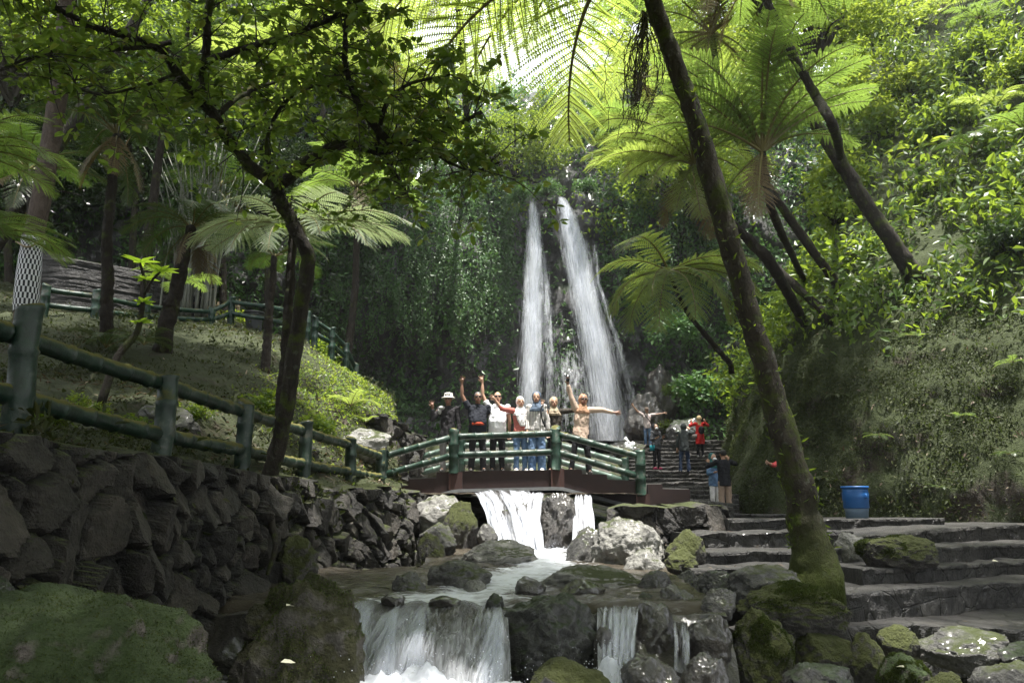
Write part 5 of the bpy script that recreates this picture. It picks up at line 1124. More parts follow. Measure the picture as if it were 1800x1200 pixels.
def rosette(label, p, L, seed, n=11, leaf='leaf', cat="plant", name="broad_leaf_plant", wid=.2, up=(.3, 1.0), group=None, stalk=.25):
    """long arching leaves springing from one foot"""
    r = np.random.default_rng(seed); root = thing(name, label, cat, p, 0, group); pcs = []
    for k in range(n):
        az = k * 2.4 + r.uniform(-.3, .3); el = r.uniform(*up); ln = L * r.uniform(.7, 1.1); m = 9; t = np.linspace(0, 1, m); e = el - (el + r.uniform(.3, .8)) * t ** 1.6
        C = np.cumsum(np.stack([np.cos(e) * math.cos(az), np.cos(e) * math.sin(az), np.sin(e)], 1), 0) * ln / m; sd_ = np.array([-math.sin(az), math.cos(az), 0]); 
        w = ln * wid * np.where(t < stalk, .03, np.sin(np.pi * np.clip((t - stalk) / (1 - stalk), 0, 1)) ** .7 * .5 + .004); nn = np.cross(np.gradient(C, axis=0), sd_); nn = nz(nn)
        Q = np.stack([C - sd_ * w[:, None] + nn * w[:, None] * -.25, C, C + sd_ * w[:, None] - nn * w[:, None] * .25], 1); pcs.append((Q.reshape(-1, 3), grid_faces(m, 3), 0))
    obj("leaves", pcs, [MAT[leaf]], root); return root

# ---------------------------------------------------------------- cover on cliff, slopes and bank (uncountable)
r = np.random.default_rng(101)
def leaves_on(V, F, n, r, hint, Ls, wfun, mat, lift=(0, .3), out=.6, clump=None):
    p, nr = tri_area_sample(V, F, n, r, wfun); nr = nr * np.sign(np.sum(nr * hint, 1, keepdims=True) + 1e-9); p = p + nr * r.uniform(*lift, (n, 1)) * (1 if clump is None else .25 + 2.2 * smoothstep(-.05, .3, fbm(p * clump, 3, 44))[:, None]); return (*leaf_cluster(r, p, nr, r.uniform(*Ls, n), out), 0)
def fall_gap(c):        # bare wet rock where the water comes down
    px, py = to_px(c); a = np.interp(py, [340, 440, 600, 780], [936, 940, 936, 934]); b = np.interp(py, [340, 440, 600, 780], [988, 1012, 1045, 1078])
    hw = np.interp(py, [330, 450, 780], [18, 30, 52]); g = (np.abs(px - a) > hw * .8) & (np.abs(px - b) > hw); g &= ~((py > 560) & (px > 1040) & (px < 1135) & (py < 760)); g &= ~((py < 480) & (py > 345) & (px > 1010) & (px < 1055))
    return np.where(g, 1.0, .02)
hint = np.array([0, -1, .2])
cav = lambda c: (lambda q: np.where((q[0] > 590) & (q[0] < 720) & (q[1] > 560) & (q[1] < 650), .08, 1.0))(to_px(c))
dens = lambda sc, lo, hi, sd: (lambda c: smoothstep(lo, hi, fbm(c * sc, 4, sd)) + .02)
vis = lambda c: np.where((to_px(c)[0] > -150) & (to_px(c)[0] < 1950), 1, .05)
stuff("cliff_creeper", [leaves_on(CLV, CLF, 95000, r, hint, (.14, .32), lambda c: fall_gap(c) * cav(c) * (dens(.35, -.30, .08, 51)(c) + .14) * vis(c), None, (0, .55), .3, .55),
                        leaves_on(CLV, CLF, 46000, r, hint, (.18, .40), lambda c: fall_gap(c) * cav(c) * dens(.9, -.1, .2, 52)(c) * vis(c), None, (.2, 1.0), .3, .8)], [MAT['ivy']], "dense small-leaved creeper covering the cliff around the waterfall", "creeper", smooth=False)
# pale lower foliage right of the falls and hanging vines left of them
pcs, st_ = [], []
for k in range(620):
    px = r.uniform(575, 915) if k < 500 else r.uniform(1070, 1260); py = r.uniform(300, 590); b0 = surf_at('cliff', px, py) + np.array([0, -r.uniform(.3, 1.5), 0]); ln = r.uniform(1.0, 4.5) * (1 if py < 480 else .5)
    m = int(ln * 16); t = np.linspace(0, 1, m); q = b0 + np.stack([.15 * np.sin(t * 4 + k) + r.normal(size=m) * .09, -.25 * t + r.normal(size=m) * .09, -ln * t], 1)
    V, F = leafset(q, nz(np.stack([r.normal(size=m), r.normal(size=m) - .4, -1 + r.normal(size=m) * .4], 1)), nz(np.stack([r.normal(size=m) * .5, -1 + 0 * t, r.normal(size=m) * .5 + .4], 1)), r.uniform(.10, .22, m), r.uniform(.06, .12, m)); pcs.append((V, F, 0))
    if k % 2: st_.append((*tube(np.stack([q[0], q[m // 2], q[-1] - [0, 0, r.uniform(0, 1.2)]]), .008, 3, False), 1))
stuff("hanging_vines", pcs + st_, [MAT['ivy'], MAT['twig']], "leafy vines hanging down the cliff beside the waterfall", "vines", smooth=False)
# mossy hillside: fine cover low, lush cover high
hs = np.array([-.6, -.5, .6]); slz = lambda c: c[:, 2]
edge = lambda c: 5.0 + 1.1 * fbm(c * .5, 3, 77) - .0 * c[:, 1]
low = lambda c: (1 - smoothstep(-.8, 1.2, slz(c) - edge(c))) * vis(c); hi_ = lambda c: smoothstep(-1.2, .8, slz(c) - edge(c)) * vis(c)
near = lambda c: 1 / (8 + c[:, 1]) ** 1.5 * 100
stuff("moss_cover", [leaves_on(SLV, SLF, 80000, r, hs, (.026, .07), lambda c: low(c) * near(c) * (dens(1.3, -.15, .2, 61)(c) + .04), None, (0, .03), .35),
                     leaves_on(SLV, SLF, 17000, r, hs, (.045, .12), lambda c: low(c) * (dens(.9, -.05, .22, 62)(c) + .1), None, (0, .12), .5)], [MAT['moss_leaf']], "fine moss and creeping plants over the lower hillside", "moss", smooth=False)
stuff("undergrowth", [leaves_on(SLV, SLF, 44000, r, hs, (.12, .30), lambda c: hi_(c) * dens(.5, -.22, .2, 63)(c), None, (0, .7), .3),
                      leaves_on(SLV, SLF, 24000, r, hs, (.14, .36), lambda c: hi_(c) * dens(.8, .0, .3, 64)(c), None, (.4, 1.5), .3)], [MAT['leaf']], "lush leafy undergrowth on the upper hillside", "undergrowth", smooth=False)
up3 = np.array([0, 0, 1.])
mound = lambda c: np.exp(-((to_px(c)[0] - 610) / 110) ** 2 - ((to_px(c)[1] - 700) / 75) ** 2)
def bankmask(c):
    px, py = to_px(c); return np.where((px > -80) & (px < 760) & (c[:, 1] > 2.5) & (c[:, 1] < 30), 1.0, 0.01)
stuff("ground_cover", [leaves_on(BANKV, BANKF, 40000, r, up3, (.03, .07), lambda c: bankmask(c) * near(c) * (dens(.8, -.2, .2, 71)(c) * .8 + .3 * mound(c)), None, (0, .05), .5),
                       leaves_on(BANKV, BANKF, 9000, r, up3, (.06, .13), lambda c: bankmask(c) * near(c) * np.where(c[:, 1] < 14, 1, .25) * dens(.7, .08, .3, 72)(c), None, (.02, .25), .4)], [MAT['bank_leaf']], "low moss and weeds on the garden slope", "moss", smooth=False)
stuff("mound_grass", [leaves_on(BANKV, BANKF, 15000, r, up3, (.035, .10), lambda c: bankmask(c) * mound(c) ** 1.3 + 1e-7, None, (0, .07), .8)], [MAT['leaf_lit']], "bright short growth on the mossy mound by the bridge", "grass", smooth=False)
p, nr = tri_area_sample(BANKV, BANKF, 8000, r, lambda c: bankmask(c) * near(c) * dens(.5, -.15, .2, 73)(c)); L_ = r.uniform(.03, .15, 8000)
stuff("leaf_litter", [(*leafset(p + [0, 0, .03], nz(r.normal(size=(8000, 3)) * [1, 1, .25]), nz(rdir(r, 8000) * .3 + up3), L_, L_ * r.uniform(.12, .4, 8000), .1, .05), 0)], [MAT['litter']], "dry fallen leaves and sticks scattered on the garden slope", "leaf litter", smooth=False)
# far wood on the rim behind the cliff and up the left flank
def far_patch(n, fn, Ls, mat, label, name, lift=(0, 1.6)):
    stuff(name, [leaves_on(CLV, CLF, n, r, hint, Ls, fn, None, lift, .4)], [mat], label, "foliage", smooth=False)
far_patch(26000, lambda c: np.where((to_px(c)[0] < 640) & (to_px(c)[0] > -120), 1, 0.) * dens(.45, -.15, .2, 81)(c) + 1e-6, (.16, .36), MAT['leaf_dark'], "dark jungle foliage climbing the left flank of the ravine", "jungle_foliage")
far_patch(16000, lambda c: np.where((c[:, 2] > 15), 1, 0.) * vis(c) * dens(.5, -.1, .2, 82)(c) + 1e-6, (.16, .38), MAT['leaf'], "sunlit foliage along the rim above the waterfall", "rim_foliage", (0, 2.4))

# ---------------------------------------------------------------- tree ferns
def bank_pt(px, py, D): p = P(px, py, D); return np.array([p[0], p[1], min(bank_z(p[0], p[1]), p[2] + .3)])
tree_fern("big leaning trunk with a mossy foot beside the stone steps, fern crown high above", [P(1432, 1012, 9.6), P(1418, 930, 9.55), P(1397, 830, 9.5), P(1345, 640, 9.4), P(1285, 430, 9.2), P(1228, 225, 9.0), P(1165, 40, 8.8), P(1118, -95, 8.6)],
          [.27, .215, .195, .172, .152, .14, .128, .13, .12, .105, .095, .09], 4.2, 16, 3, 'frond_y', (30, 28), azr=(92, 358), wmax=.40, explicit=[(224, 1.12, 10, -70), (238, 1.0, 5, -72), (231, 1.15, 25, -66), (250, 1.0, 10, -70), (275, 1.0, 20, -66), (205, 1.05, 5, -66), (212, 1.0, 25, -60), (262, .9, 15, -62), (196, .9, 40, -40), (315, .95, 15, -62), (285, .85, 5, -70), (150, .95, 20, -58)], e=(35, -50), trunk_mat='bark_moss', flare=.4)
tree_fern("tree fern behind the leaning trunk, pale crown level with the waterfall's top", [surf_at('slope', 1408, 545, .3), P(1360, 470, 19.4), P(1325, 430, 19.2), P(1262, 370, 19), P(1219, 290, 18.8)], .13, 3.05, 13, 4, 'frond_y', (28, 14), explicit=[(178, 1.0, 35, -25), (190, 1.0, 20, -40), (204, .95, 10, -40), (222, .8, 0, -70), (250, .9, -30, -85), (165, .95, 45, -15), (270, .8, -20, -84), (135, .8, 50, 0)], e=(50, -30))
tree_fern("slender tree fern right of the leaning trunk with upswept fronds", [surf_at('slope', 1392, 478, .2), P(1370, 400, 17), P(1350, 330, 16.9), P(1340, 268, 16.8)], .085, 3.5, 20, 5, 'frond', (28, 14), explicit=[(160, 1.0, 65, 20), (190, 1.0, 60, 10), (140, 1, 70, 30), (200, .9, 30, -30), (20, .8, 45, -20)], e=(62, -5))
tree_fern("low bending tree fern with drooping fronds just right of the waterfall", [P(1285, 640, 24), P(1250, 600, 23.6), P(1205, 545, 23.2), P(1176, 478, 23)], .075, 3.0, 4, 6, 'frond_y', (22, 14), wmax=.40, explicit=[(185, .95, 5, -88), (200, .95, -5, -88), (222, .95, -15, -88), (250, 1.0, -20, -88), (285, 1.0, -15, -88), (320, 1, -5, -88), (335, 1.05, 15, -75), (350, 1, 20, -70), (345, 1.0, 10, -55), (300, .9, 0, -70), (240, .8, 0, -75)], e=(35, -50))
FD = surf_at('slope', 1608, 476)[1]
tree_fern("thick dark curving trunk on the right slope with a fern crown above the frame", [surf_at('slope', 1608, 476, .5)] + [P(px, py, FD - dd) for px, py, dd in ((1572, 430, .5), (1502, 330, .8), (1442, 232, 1.2), (1388, 130, 1.6), (1330, 0, 2.0), (1308, -60, 2.2))], np.array([.22, .155, .14, .13, .12, .11, .10]) * FD / 15.5, 3.6 * FD / 15.5, 18, 7, 'frond', (26, 13), explicit=[(325, 1.0, 15, -55), (345, 1.0, 20, -50), (300, .9, 0, -65), (180, .95, 20, -50), (215, .95, 10, -60)], e=(40, -40), trunk_mat='bark')
tree_fern("thin dark trunk rising beside the thick curving one on the right slope", [surf_at('slope', 1478, 275, .3), P(1468, 235, 15.8), P(1435, 170, 15.6), P(1400, 105, 15.4), P(1352, 10, 15.2), P(1325, -45, 15)], [.11, .10, .095, .09, .08], 2.6, 11, 8, 'frond', (26, 13), explicit=[(330, 1, 40, -40), (10, 1, 30, -40)], e=(45, -35), trunk_mat='bark')
tree_fern("tree fern with arching fronds, silvery sheen put into their colour, in front of the garden slope, left of the bridge", [bank_pt(492, 712, 12.3), P(500, 640, 12.2), P(508, 540, 12.1), P(516, 402, 12.0)], .08, 1.85, 5, 9, 'frond_s', (24, 16), wmax=.42, explicit=[(180, .85, 30, -40), (198, .95, 22, -55), (215, .9, 15, -60), (236, .85, 10, -70), (258, .7, 5, -75), (2, 1.05, 22, -35), (345, 1.2, 18, -40), (328, 1.0, 12, -55), (20, .9, 28, -30), (305, .8, 8, -65)], e=(25, -40))
tree_fern("tall dark tree fern on the left bank with an open crown", [bank_pt(188, 592, 14), P(188, 500, 14), P(192, 380, 14), P(205, 238, 14)], .10, 1.9, 15, 10, 'frond_d', (26, 13), e=(55, -30), dead=2)
tree_fern("dark fern trunk with a hanging skirt leaning right on the left bank", [bank_pt(288, 606, 14.5), P(300, 540, 14.5), P(318, 470, 14.5), P(338, 402, 14.5)], [.17, .14, .12, .10], 1.5, 12, 11, 'frond_d', (24, 12), e=(35, -50), dead=3)
tree_fern("thin dark fern stem behind the twisted tree's trunk", [bank_pt(470, 618, 16.5), P(474, 540, 16.5), P(482, 452, 16.5)], .085, 1.4, 9, 12, 'frond_d', (22, 11), e=(45, -40))
tree_fern("tree fern with silver crown deep in the left shade", [bank_pt(250, 560, 21), P(262, 430, 21), P(285, 250, 21), P(300, 175, 21)], .12, 2.9, 14, 13, 'frond_d', (24, 12), e=(45, -35))
tree_fern("tree fern behind the upper terrace at the left edge", [bank_pt(70, 540, 20), P(60, 420, 20), P(48, 300, 20)], .12, 2.5, 14, 14, 'frond_d', (24, 12), e=(45, -40))
tree_fern("tree fern with pale fronds between the terrace and the cliff", [bank_pt(610, 620, 26), P(625, 480, 26), P(628, 330, 26)], .12, 3.0, 14, 15, 'frond', (24, 12), e=(42, -42))
tree_fern("small tree fern in the dark hollow behind the canes", [bank_pt(395, 560, 25), P(390, 440, 25), P(382, 330, 25)], .11, 2.3, 12, 16, 'frond_d', (22, 11), e=(45, -40))
tree_fern("sunny tree fern high on the left flank behind the twisted tree", [surf_at('cliff', 470, 330), P(465, 230, 27), P(470, 130, 27)], .13, 3.4, 15, 17, 'frond_y', (24, 12), e=(42, -35))
tree_fern("sunny tree fern near the top centre, left of the sky gap", [surf_at('cliff', 640, 300), P(640, 200, 28), P(650, 60, 28)], .14, 3.6, 15, 18, 'frond_y', (24, 12), e=(40, -40))
tree_fern("hazy tree fern on the rim right above the waterfall", [surf_at('cliff', 1120, 300), P(1118, 230, 33), P(1125, 140, 33)], .15, 3.6, 15, 19, 'frond_y', (24, 12), e=(40, -40))
tree_fern("pale tree fern between the waterfall and the leaning trunk", [surf_at('slope', 1275, 420), P(1220, 330, 26), P(1150, 225, 25)], .11, 2.8, 13, 20, 'frond', (24, 12), explicit=[(190, 1, 25, -40), (205, 1, 30, -40)], e=(42, -40))
tree_fern("tall tree fern behind the leaning trunk with its crown at the top of the photo", [surf_at('slope', 1330, 360), P(1290, 230, 22), P(1250, 60, 21.5)], .12, 3.4, 16, 22, 'frond_y', (26, 12), e=(40, -45))
tree_fern("tree fern standing above the frame over the sky gap, fronds hanging into view", [surf_at('cliff', 830, 260), P(815, 120, 24), P(800, -40, 22)], .12, 3.0, 14, 23, 'frond_y', (26, 12), explicit=[(300, 1, 10, -65), (320, 1, 15, -60), (250, 1, 5, -70)], e=(35, -50))
def fern(label, p, L, n, seed, kind='frond', e=(50, -35), res=(18, 9), azr=None): return tree_fern(label, [p], .05, L, n, seed, kind, res, e=e, name="fern", cat="fern", azr=azr)
fern("ground fern with jagged pale fronds at the foot of the tall dark tree fern", bank_pt(196, 572, 13.4) + [0, -.1, .05], .85, 9, 31, 'frond_d')
fern("ground fern arching right beside the dark fern trunk with the skirt", bank_pt(262, 560, 14.0) + [0, -.1, .1], .7, 7, 32, 'frond_d')
fern("bright fern reaching in from the left edge above the checkered cloth", P(-60, 410, 9.5), 1.45, 8, 33, 'frond', (30, -35), (26, 13), azr=(-70, 60))
fern("olive fern reaching in from the left edge high up", P(-75, 268, 9.0), 1.35, 8, 34, 'frond', (25, -40), (26, 13), azr=(-75, 50))
fern("bright green fern on the bank behind the dark trunk", bank_pt(310, 500, 19) + [0, 0, 1.0], 1.3, 8, 35, 'frond')
for lb, px, py, L, sd_, kd in (("whitish fern hanging at the top right edge of the hillside", 1715, 40, 1.6, 41, 'frond'), ("yellow upright fern on the upper right hillside", 1745, 200, 1.5, 42, 'frond_y'), ("grey-green fern drooping at the right edge", 1800, 240, 1.9, 43, 'frond'),
                               ("silvery fern drooping below the yellow upright one", 1710, 270, 1.5, 44, 'frond_d'), ("small silvery fern on the bare moss at the right", 1715, 435, .7, 45, 'frond_d'), ("yellow-green fern tuft at the top of the hillside", 1650, 25, 1.7, 46, 'frond_y'),
                               ("small fern under the foot of the thick curving trunk", 1535, 500, .8, 47, 'frond_d'), ("fern beside the foot of the thin trunk", 1440, 300, 1.4, 48, 'frond_y'), ("fern on the slope left of the slender tree fern", 1330, 500, 1.3, 49, 'frond')):
    fern(lb, surf_at('slope', px, py) + [-.2, -.2, .2], L, 10, sd_, kd, (45, -45))
for k, (lb, px, py, L) in enumerate((("small fern growing from the moss above the blue barrel", 1530, 760, .42), ("small fern low on the moss face right of the barrel", 1640, 850, .4), ("small fern halfway up the moss face at the right edge", 1770, 640, .5), ("tiny fern on the moss just right of the leaning trunk", 1460, 690, .42),
        ("fern tuft at the moss face's upper middle", 1600, 580, .5), ("tiny fern at the foot of the moss face near the right edge", 1760, 800, .42), ("small fern at the end of the moss face above the stairs", 1310, 640, .5), ("fern tuft on the moss left of the barrel", 1440, 830, .38), ("low fern on the moss face right of its middle", 1690, 720, .45))):
    fern(lb, surf_at('slope', px, py) + [-.05, -.08, .02], L, 8, 140 + k, 'frond_d' if k % 2 else 'frond', (30, -45), (14, 8))
p_, n_r = tri_area_sample(SLV, SLF, 700, r, lambda c: low(c) * near(c)); n_r = n_r * np.sign(np.sum(n_r * hs, 1, keepdims=True)); L_ = r.uniform(.05, .16, 700)
stuff("leaf_litter", [(*leafset(p_ + n_r * .05, rdir(r, 700), n_r, L_, L_ * r.uniform(.2, .45, 700), .1, .05), 0)], [MAT['litter']], "dead leaves caught on the mossy hillside", "leaf litter", smooth=False)
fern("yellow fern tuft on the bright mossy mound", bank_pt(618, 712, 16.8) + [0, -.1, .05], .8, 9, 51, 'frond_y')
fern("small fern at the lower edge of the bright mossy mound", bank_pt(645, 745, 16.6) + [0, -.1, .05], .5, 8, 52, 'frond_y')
lt = [o for o in COL.objects if o.get('label', '').startswith('big leaning trunk')][0]; tk = [c for c in lt.children if c.name.startswith('trunk')][0].data
q = np.zeros(len(tk.vertices) * 3); tk.vertices.foreach_get("co", q); q = q.reshape(-1, 3); q = q[(q[:, 2] > .3) & (fbm(q * 1.4, 3, 12) > .02)]; q = q[r.integers(0, len(q), 620)]; L_ = r.uniform(.03, .11, 620)
obj("foliage", [(*leafset(q, nz(rdir(r, 620) + [0, -.4, .5]), rdir(r, 620), L_, L_ * .32), 0)], [MAT['leaf']], lt, smooth=False)
# dry frond hanging like a net
r4 = np.random.default_rng(8); pcs = []; t0 = P(1134, 25, 8.72)
for k in range(34):
    e = P(r4.normal(1112, 16), r4.uniform(170, 262), 8.72 + r4.normal() * .10); md = (t0 + e) / 2 + np.array([r4.normal() * .11 - .03, r4.normal() * .08, r4.normal() * .1]); q = resample([t0 + r4.normal(size=3) * .015, md, e], 22); q[1:] += r4.normal(size=(21, 3)) * .012
    pcs.append((*tube(q, np.linspace(.007, .003, 22), 4, False), 0))
    for j in range(4, 21, 2):
        d = nz(r4.normal(size=3) + [0, 0, -.4]) * r4.uniform(.06, .2); pcs.append((*tube(np.stack([q[j], q[j] + d * .5 + r4.normal(size=3) * .01, q[j] + d]), .0028, 3, False), 0))
obj("dead_frond", pcs, MAT['frond_dead_wood'], label="dry netted frond skeleton hanging beside the leaning trunk", category="frond")

# ---------------------------------------------------------------- plants on the hillside
for k, (lb, px, py, L, lf) in enumerate((
    ("clump of long strap leaves in the middle of the right hillside", 1610, 265, 1.15, 'leaf_lit'), ("dark glossy strap-leaved clump below the middle of the hillside", 1590, 330, 1.0, 'leaf_dark'),
    ("strap-leaved plant with drooping pale leaves near the right edge", 1700, 365, 1.0, 'leaf'), ("long-leaved plant beside the foot of the thick curving trunk", 1650, 330, 1.0, 'leaf'),
    ("narrow-leaved clump left of the thick curving trunk", 1425, 440, .9, 'leaf_lit'), ("small strap-leaved clump on the edge of the bare moss", 1470, 470, .75, 'leaf'),
    ("broad yellow-edged leaves at the right edge of the hillside", 1795, 285, 1.1, 'bright_leaf'), ("dark broad-leaved plant between the two trunks on the slope", 1540, 270, 1.0, 'leaf_dark'),
    ("green strap leaves above the clump in the middle of the hillside", 1620, 225, 1.0, 'leaf'), ("leafy strap clump under the drooping fern at the right edge", 1760, 345, .9, 'leaf_dark'),
    ("bright leaf tuft at the top of the moss face", 1520, 430, .7, 'leaf_lit'), ("low strap-leaved plant right of the slender tree fern", 1400, 395, .9, 'leaf'))):
    rosette(lb, surf_at('slope', px, py) + [-.15, -.2, .05], L, 200 + k, 12, lf, group=None)
r2 = np.random.default_rng(5)
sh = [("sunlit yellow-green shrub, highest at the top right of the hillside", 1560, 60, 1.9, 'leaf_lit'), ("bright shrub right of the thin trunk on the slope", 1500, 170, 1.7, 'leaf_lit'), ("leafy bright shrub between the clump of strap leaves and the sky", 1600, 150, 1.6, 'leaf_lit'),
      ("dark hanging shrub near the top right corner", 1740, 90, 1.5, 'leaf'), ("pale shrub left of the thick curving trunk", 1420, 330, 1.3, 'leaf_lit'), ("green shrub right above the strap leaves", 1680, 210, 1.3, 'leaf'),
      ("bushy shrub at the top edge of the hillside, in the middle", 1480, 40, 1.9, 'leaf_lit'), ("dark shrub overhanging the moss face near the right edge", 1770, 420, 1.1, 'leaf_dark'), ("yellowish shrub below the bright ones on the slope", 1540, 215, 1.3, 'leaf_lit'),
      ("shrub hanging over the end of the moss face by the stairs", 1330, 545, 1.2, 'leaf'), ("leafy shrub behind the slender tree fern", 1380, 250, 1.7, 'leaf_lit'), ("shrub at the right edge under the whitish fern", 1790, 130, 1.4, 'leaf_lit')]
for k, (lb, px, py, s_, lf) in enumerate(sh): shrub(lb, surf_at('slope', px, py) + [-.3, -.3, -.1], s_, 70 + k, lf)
for k, (lb, px, py, s_, lf) in enumerate((("pale shrub spilling over rocks above the woman in the red coat", 1225, 700, 1.7, 'ivy'), ("glossy dark shrub right of the waterfall under the drooping fern", 1195, 590, 1.9, 'ivy'), ("small bright shrub low on the rock right of the waterfall", 1178, 690, .7, 'leaf'), ("light green shrub beside the stairs' upper left", 1165, 755, .8, 'leaf_lit'), ("bushy growth on the lip between the two waterfalls", 962, 338, 1.0, 'ivy'), ("bushy growth overhanging the top of the left waterfall", 915, 345, 1.0, 'ivy'), ("bushy growth right of the right waterfall's top", 1030, 335, 1.0, 'ivy'))):
    p = P(px, py, 39.5 if k in (1, 2, 3) else 35 if k == 0 else 41.3); shrub(lb, p, s_, 90 + k, lf)
for k, (lb, px, py, D, s_) in enumerate((("leafy green shrub at the right end of the upper railing", 560, 540, 22.5, .9), ("low yellow-green hedge behind the upper railing", 400, 568, 24.5, .8), ("leafy weeds behind the first rail at the left", 70, 690, 7.4, .34), ("bright weeds on the bank between the first two posts", 150, 660, 9.0, .36), ("weeds beside the second rail post", 238, 700, 8.8, .32),
        ("green weed clump between the second and third posts", 345, 715, 10.2, .3), ("dark creeping shrub behind the third post", 470, 690, 13, .6), ("low bush at the foot of the mossy mound", 560, 750, 14, .5))):
    shrub(lb, bank_pt(px, py, D), s_, 110 + k, 'leaf_lit' if k in (1, 3) else 'leaf')
# low plant with bright tip leaves
bp_ = thing("sapling", "small leaning sapling with glowing yellow-green leaf tufts on the left bank", "sapling", bank_pt(178, 695, 9.6))
o0 = np.array(bp_.location); q = resample([bank_pt(178, 695, 9.6), P(205, 630, 9.7), P(240, 585, 9.8), P(250, 540, 9.8), P(255, 500, 9.8), P(246, 462, 9.8)], 20) - o0
q2 = resample([P(252, 520, 9.8), P(268, 492, 9.7), P(282, 478, 9.6)], 8) - o0
obj("stem", [(*tube(q, np.linspace(.055, .014, 20), 10, rough=.15), 0), (*tube(q2, np.linspace(.018, .012, 8), 8), 0)], MAT['bark'], bp_)
pcs = []
for c, n, s_ in ((q[-1], 8, .27), (q2[-1], 8, .25), (q[16], 5, .2), (q[12], 6, .2), (q[9], 6, .17)):
    az = np.arange(n) * 2.4; d = np.stack([np.cos(az), np.sin(az), .25 + .5 * r.random(n)], 1); pcs.append((*leafset(np.repeat(c[None], n, 0), d, np.repeat([[0, 0, 1.]], n, 0), s_ * r.uniform(.7, 1.1, n), .085, .2, .25), 0))
obj("leaves", pcs, [MAT['bright_leaf']], bp_, smooth=False)

# ---------------------------------------------------------------- broadleaf trees
def branchy():
    root = thing("broadleaf_tree", "twisted dark tree forking over the left bank, big oval leaves against the light", "tree", P(468, 872, 9.7)); o0 = np.array(root.location); r = np.random.default_rng(9)
    br = [([(468, 875, 9.7), (490, 780, 9.6), (515, 680, 9.5), (530, 560, 9.4), (545, 450, 9.2), (525, 400, 9.1), (498, 352, 9.0), (482, 325, 8.9)], .105, .075),
          ([(482, 325, 8.9), (440, 290, 8.8), (410, 255, 8.7), (378, 205, 8.6), (347, 167, 8.5), (317, 127, 8.3), (290, 93, 8.1)], .075, .05), ([(350, 168, 8.5), (363, 133, 8.4), (360, 83, 8.2), (373, 0, 7.9), (385, -120, 7.6)], .06, .035),
          ([(290, 93, 8.1), (220, 62, 7.9), (160, 43, 7.7), (100, 15, 7.4), (20, -40, 7)], .045, .02), ([(300, 75, 8.1), (235, 85, 7.8), (140, 92, 7.5), (60, 100, 7.2), (-20, 135, 7)], .028, .012), ([(363, 110, 8.3), (410, 92, 8.1), (470, 75, 7.9), (530, 58, 7.7), (600, 25, 7.4), (680, -30, 7.1)], .045, .02),
          ([(484, 328, 8.9), (545, 285, 8.7), (600, 254, 8.5), (660, 263, 8.3), (705, 257, 8.2), (770, 236, 8.0), (850, 200, 7.8)], .08, .02), ([(690, 259, 8.2), (645, 205, 8.0), (612, 140, 7.8), (606, 70, 7.5), (620, -30, 7.2)], .045, .02), ([(660, 263, 8.3), (680, 180, 8.0), (720, 150, 7.7), (790, 130, 7.4)], .03, .012),
          ([(480, 325, 8.9), (470, 250, 8.6), (500, 180, 8.3), (560, 150, 8.0), (600, 160, 7.8)], .03, .012), ([(378, 205, 8.6), (440, 160, 8.9), (520, 130, 9.2), (590, 95, 9.4)], .035, .012), ([(740, 250, 8.1), (780, 280, 8.0), (830, 300, 7.9), (880, 285, 7.8)], .02, .008), ([(660, 265, 8.3), (700, 310, 8.2), (720, 350, 8.1)], .014, .006), ([(317, 127, 8.3), (250, 150, 8.2), (160, 165, 8), (110, 120, 7.8)], .02, .008),
          # unseen limbs added over and above the frame for shade
          ([(385, -120, 7.6), (340, -300, 6.8), (200, -600, 6.0)], .05, .02), ([(620, -30, 7.2), (640, -200, 6.4), (700, -500, 5.6)], .03, .012), ([(20, -40, 7), (-150, -160, 6.2), (-500, -300, 5.4)], .03, .012), ([(680, -30, 7.1), (760, -150, 6.4), (860, -300, 5.8)], .03, .012), ([(385, -120, 7.6), (480, -350, 6.6), (560, -700, 5.8)], .03, .012)]
    pcs, ends, epi = [], [], []
    for k, (pl, r0, r1) in enumerate(br):
        N = 10 * len(pl); q = resample([P(*a) for a in pl], N) - o0; t = np.linspace(0, 1, N); q[1:] += np.stack([fbm(np.stack([t * 6, 0 * t, 0 * t + k + 9 * j], 1), 3, k) for j in range(3)], 1)[1:] * r0 * .7
        pcs.append((*tube(q, np.linspace(r0, r1, N), 12, rough=.3, rs=10, seed=k), 0))
        cnt = int((5.5 if k < 14 and k not in (6, 7, 8, 5) else 7 if k < 14 else 8) * len(pl)) if k else 6
        for j in range(cnt):
            i = r.integers(int(N * (.25 if k else .8)), N); d = nz(r.normal(size=3) * [1, 1, .7] + [0, 0, .15]); ln = r.uniform(.25, .95); tip = q[i] + d * ln + np.array([0, 0, -.12 * ln]); md_ = q[i] + d * ln * .5 + r.normal(size=3) * .05
            tw = resample([q[i], md_, tip], 6); pcs.append((*tube(tw, np.linspace(.009, .003, 6), 4, False), 1)); ends += [tip, tw[4] + r.normal(size=3) * .04, md_ + r.normal(size=3) * .06]
        if k in (1, 2, 3, 5, 6, 7, 0):
            m = int(260 * len(pl) / 5); i = r.integers(0 if k else int(N * .72), N, m); epi.append(q[i] + rdir(r, m) * (np.linspace(r0, r1, N)[i] * r.uniform(.9, 1.35, m))[:, None])
    obj("trunk", pcs, [MAT['bark'], MAT['twig']], root)
    ends = np.array(ends); lv = []
    n = 6; E = np.repeat(ends, n, 0); N = len(E); az = r.uniform(0, 6.28, N); d = np.stack([np.cos(az), np.sin(az), r.uniform(-.75, .45, N)], 1)
    L = r.uniform(.07, .14, N); lv.append((*leafset(E + r.normal(size=(N, 3)) * .02, d, nz(np.array([0, 0, 1.]) + rdir(r, N) * .7), L, L * r.uniform(.46, .6, N), .18, .2, .85, .12), 0))
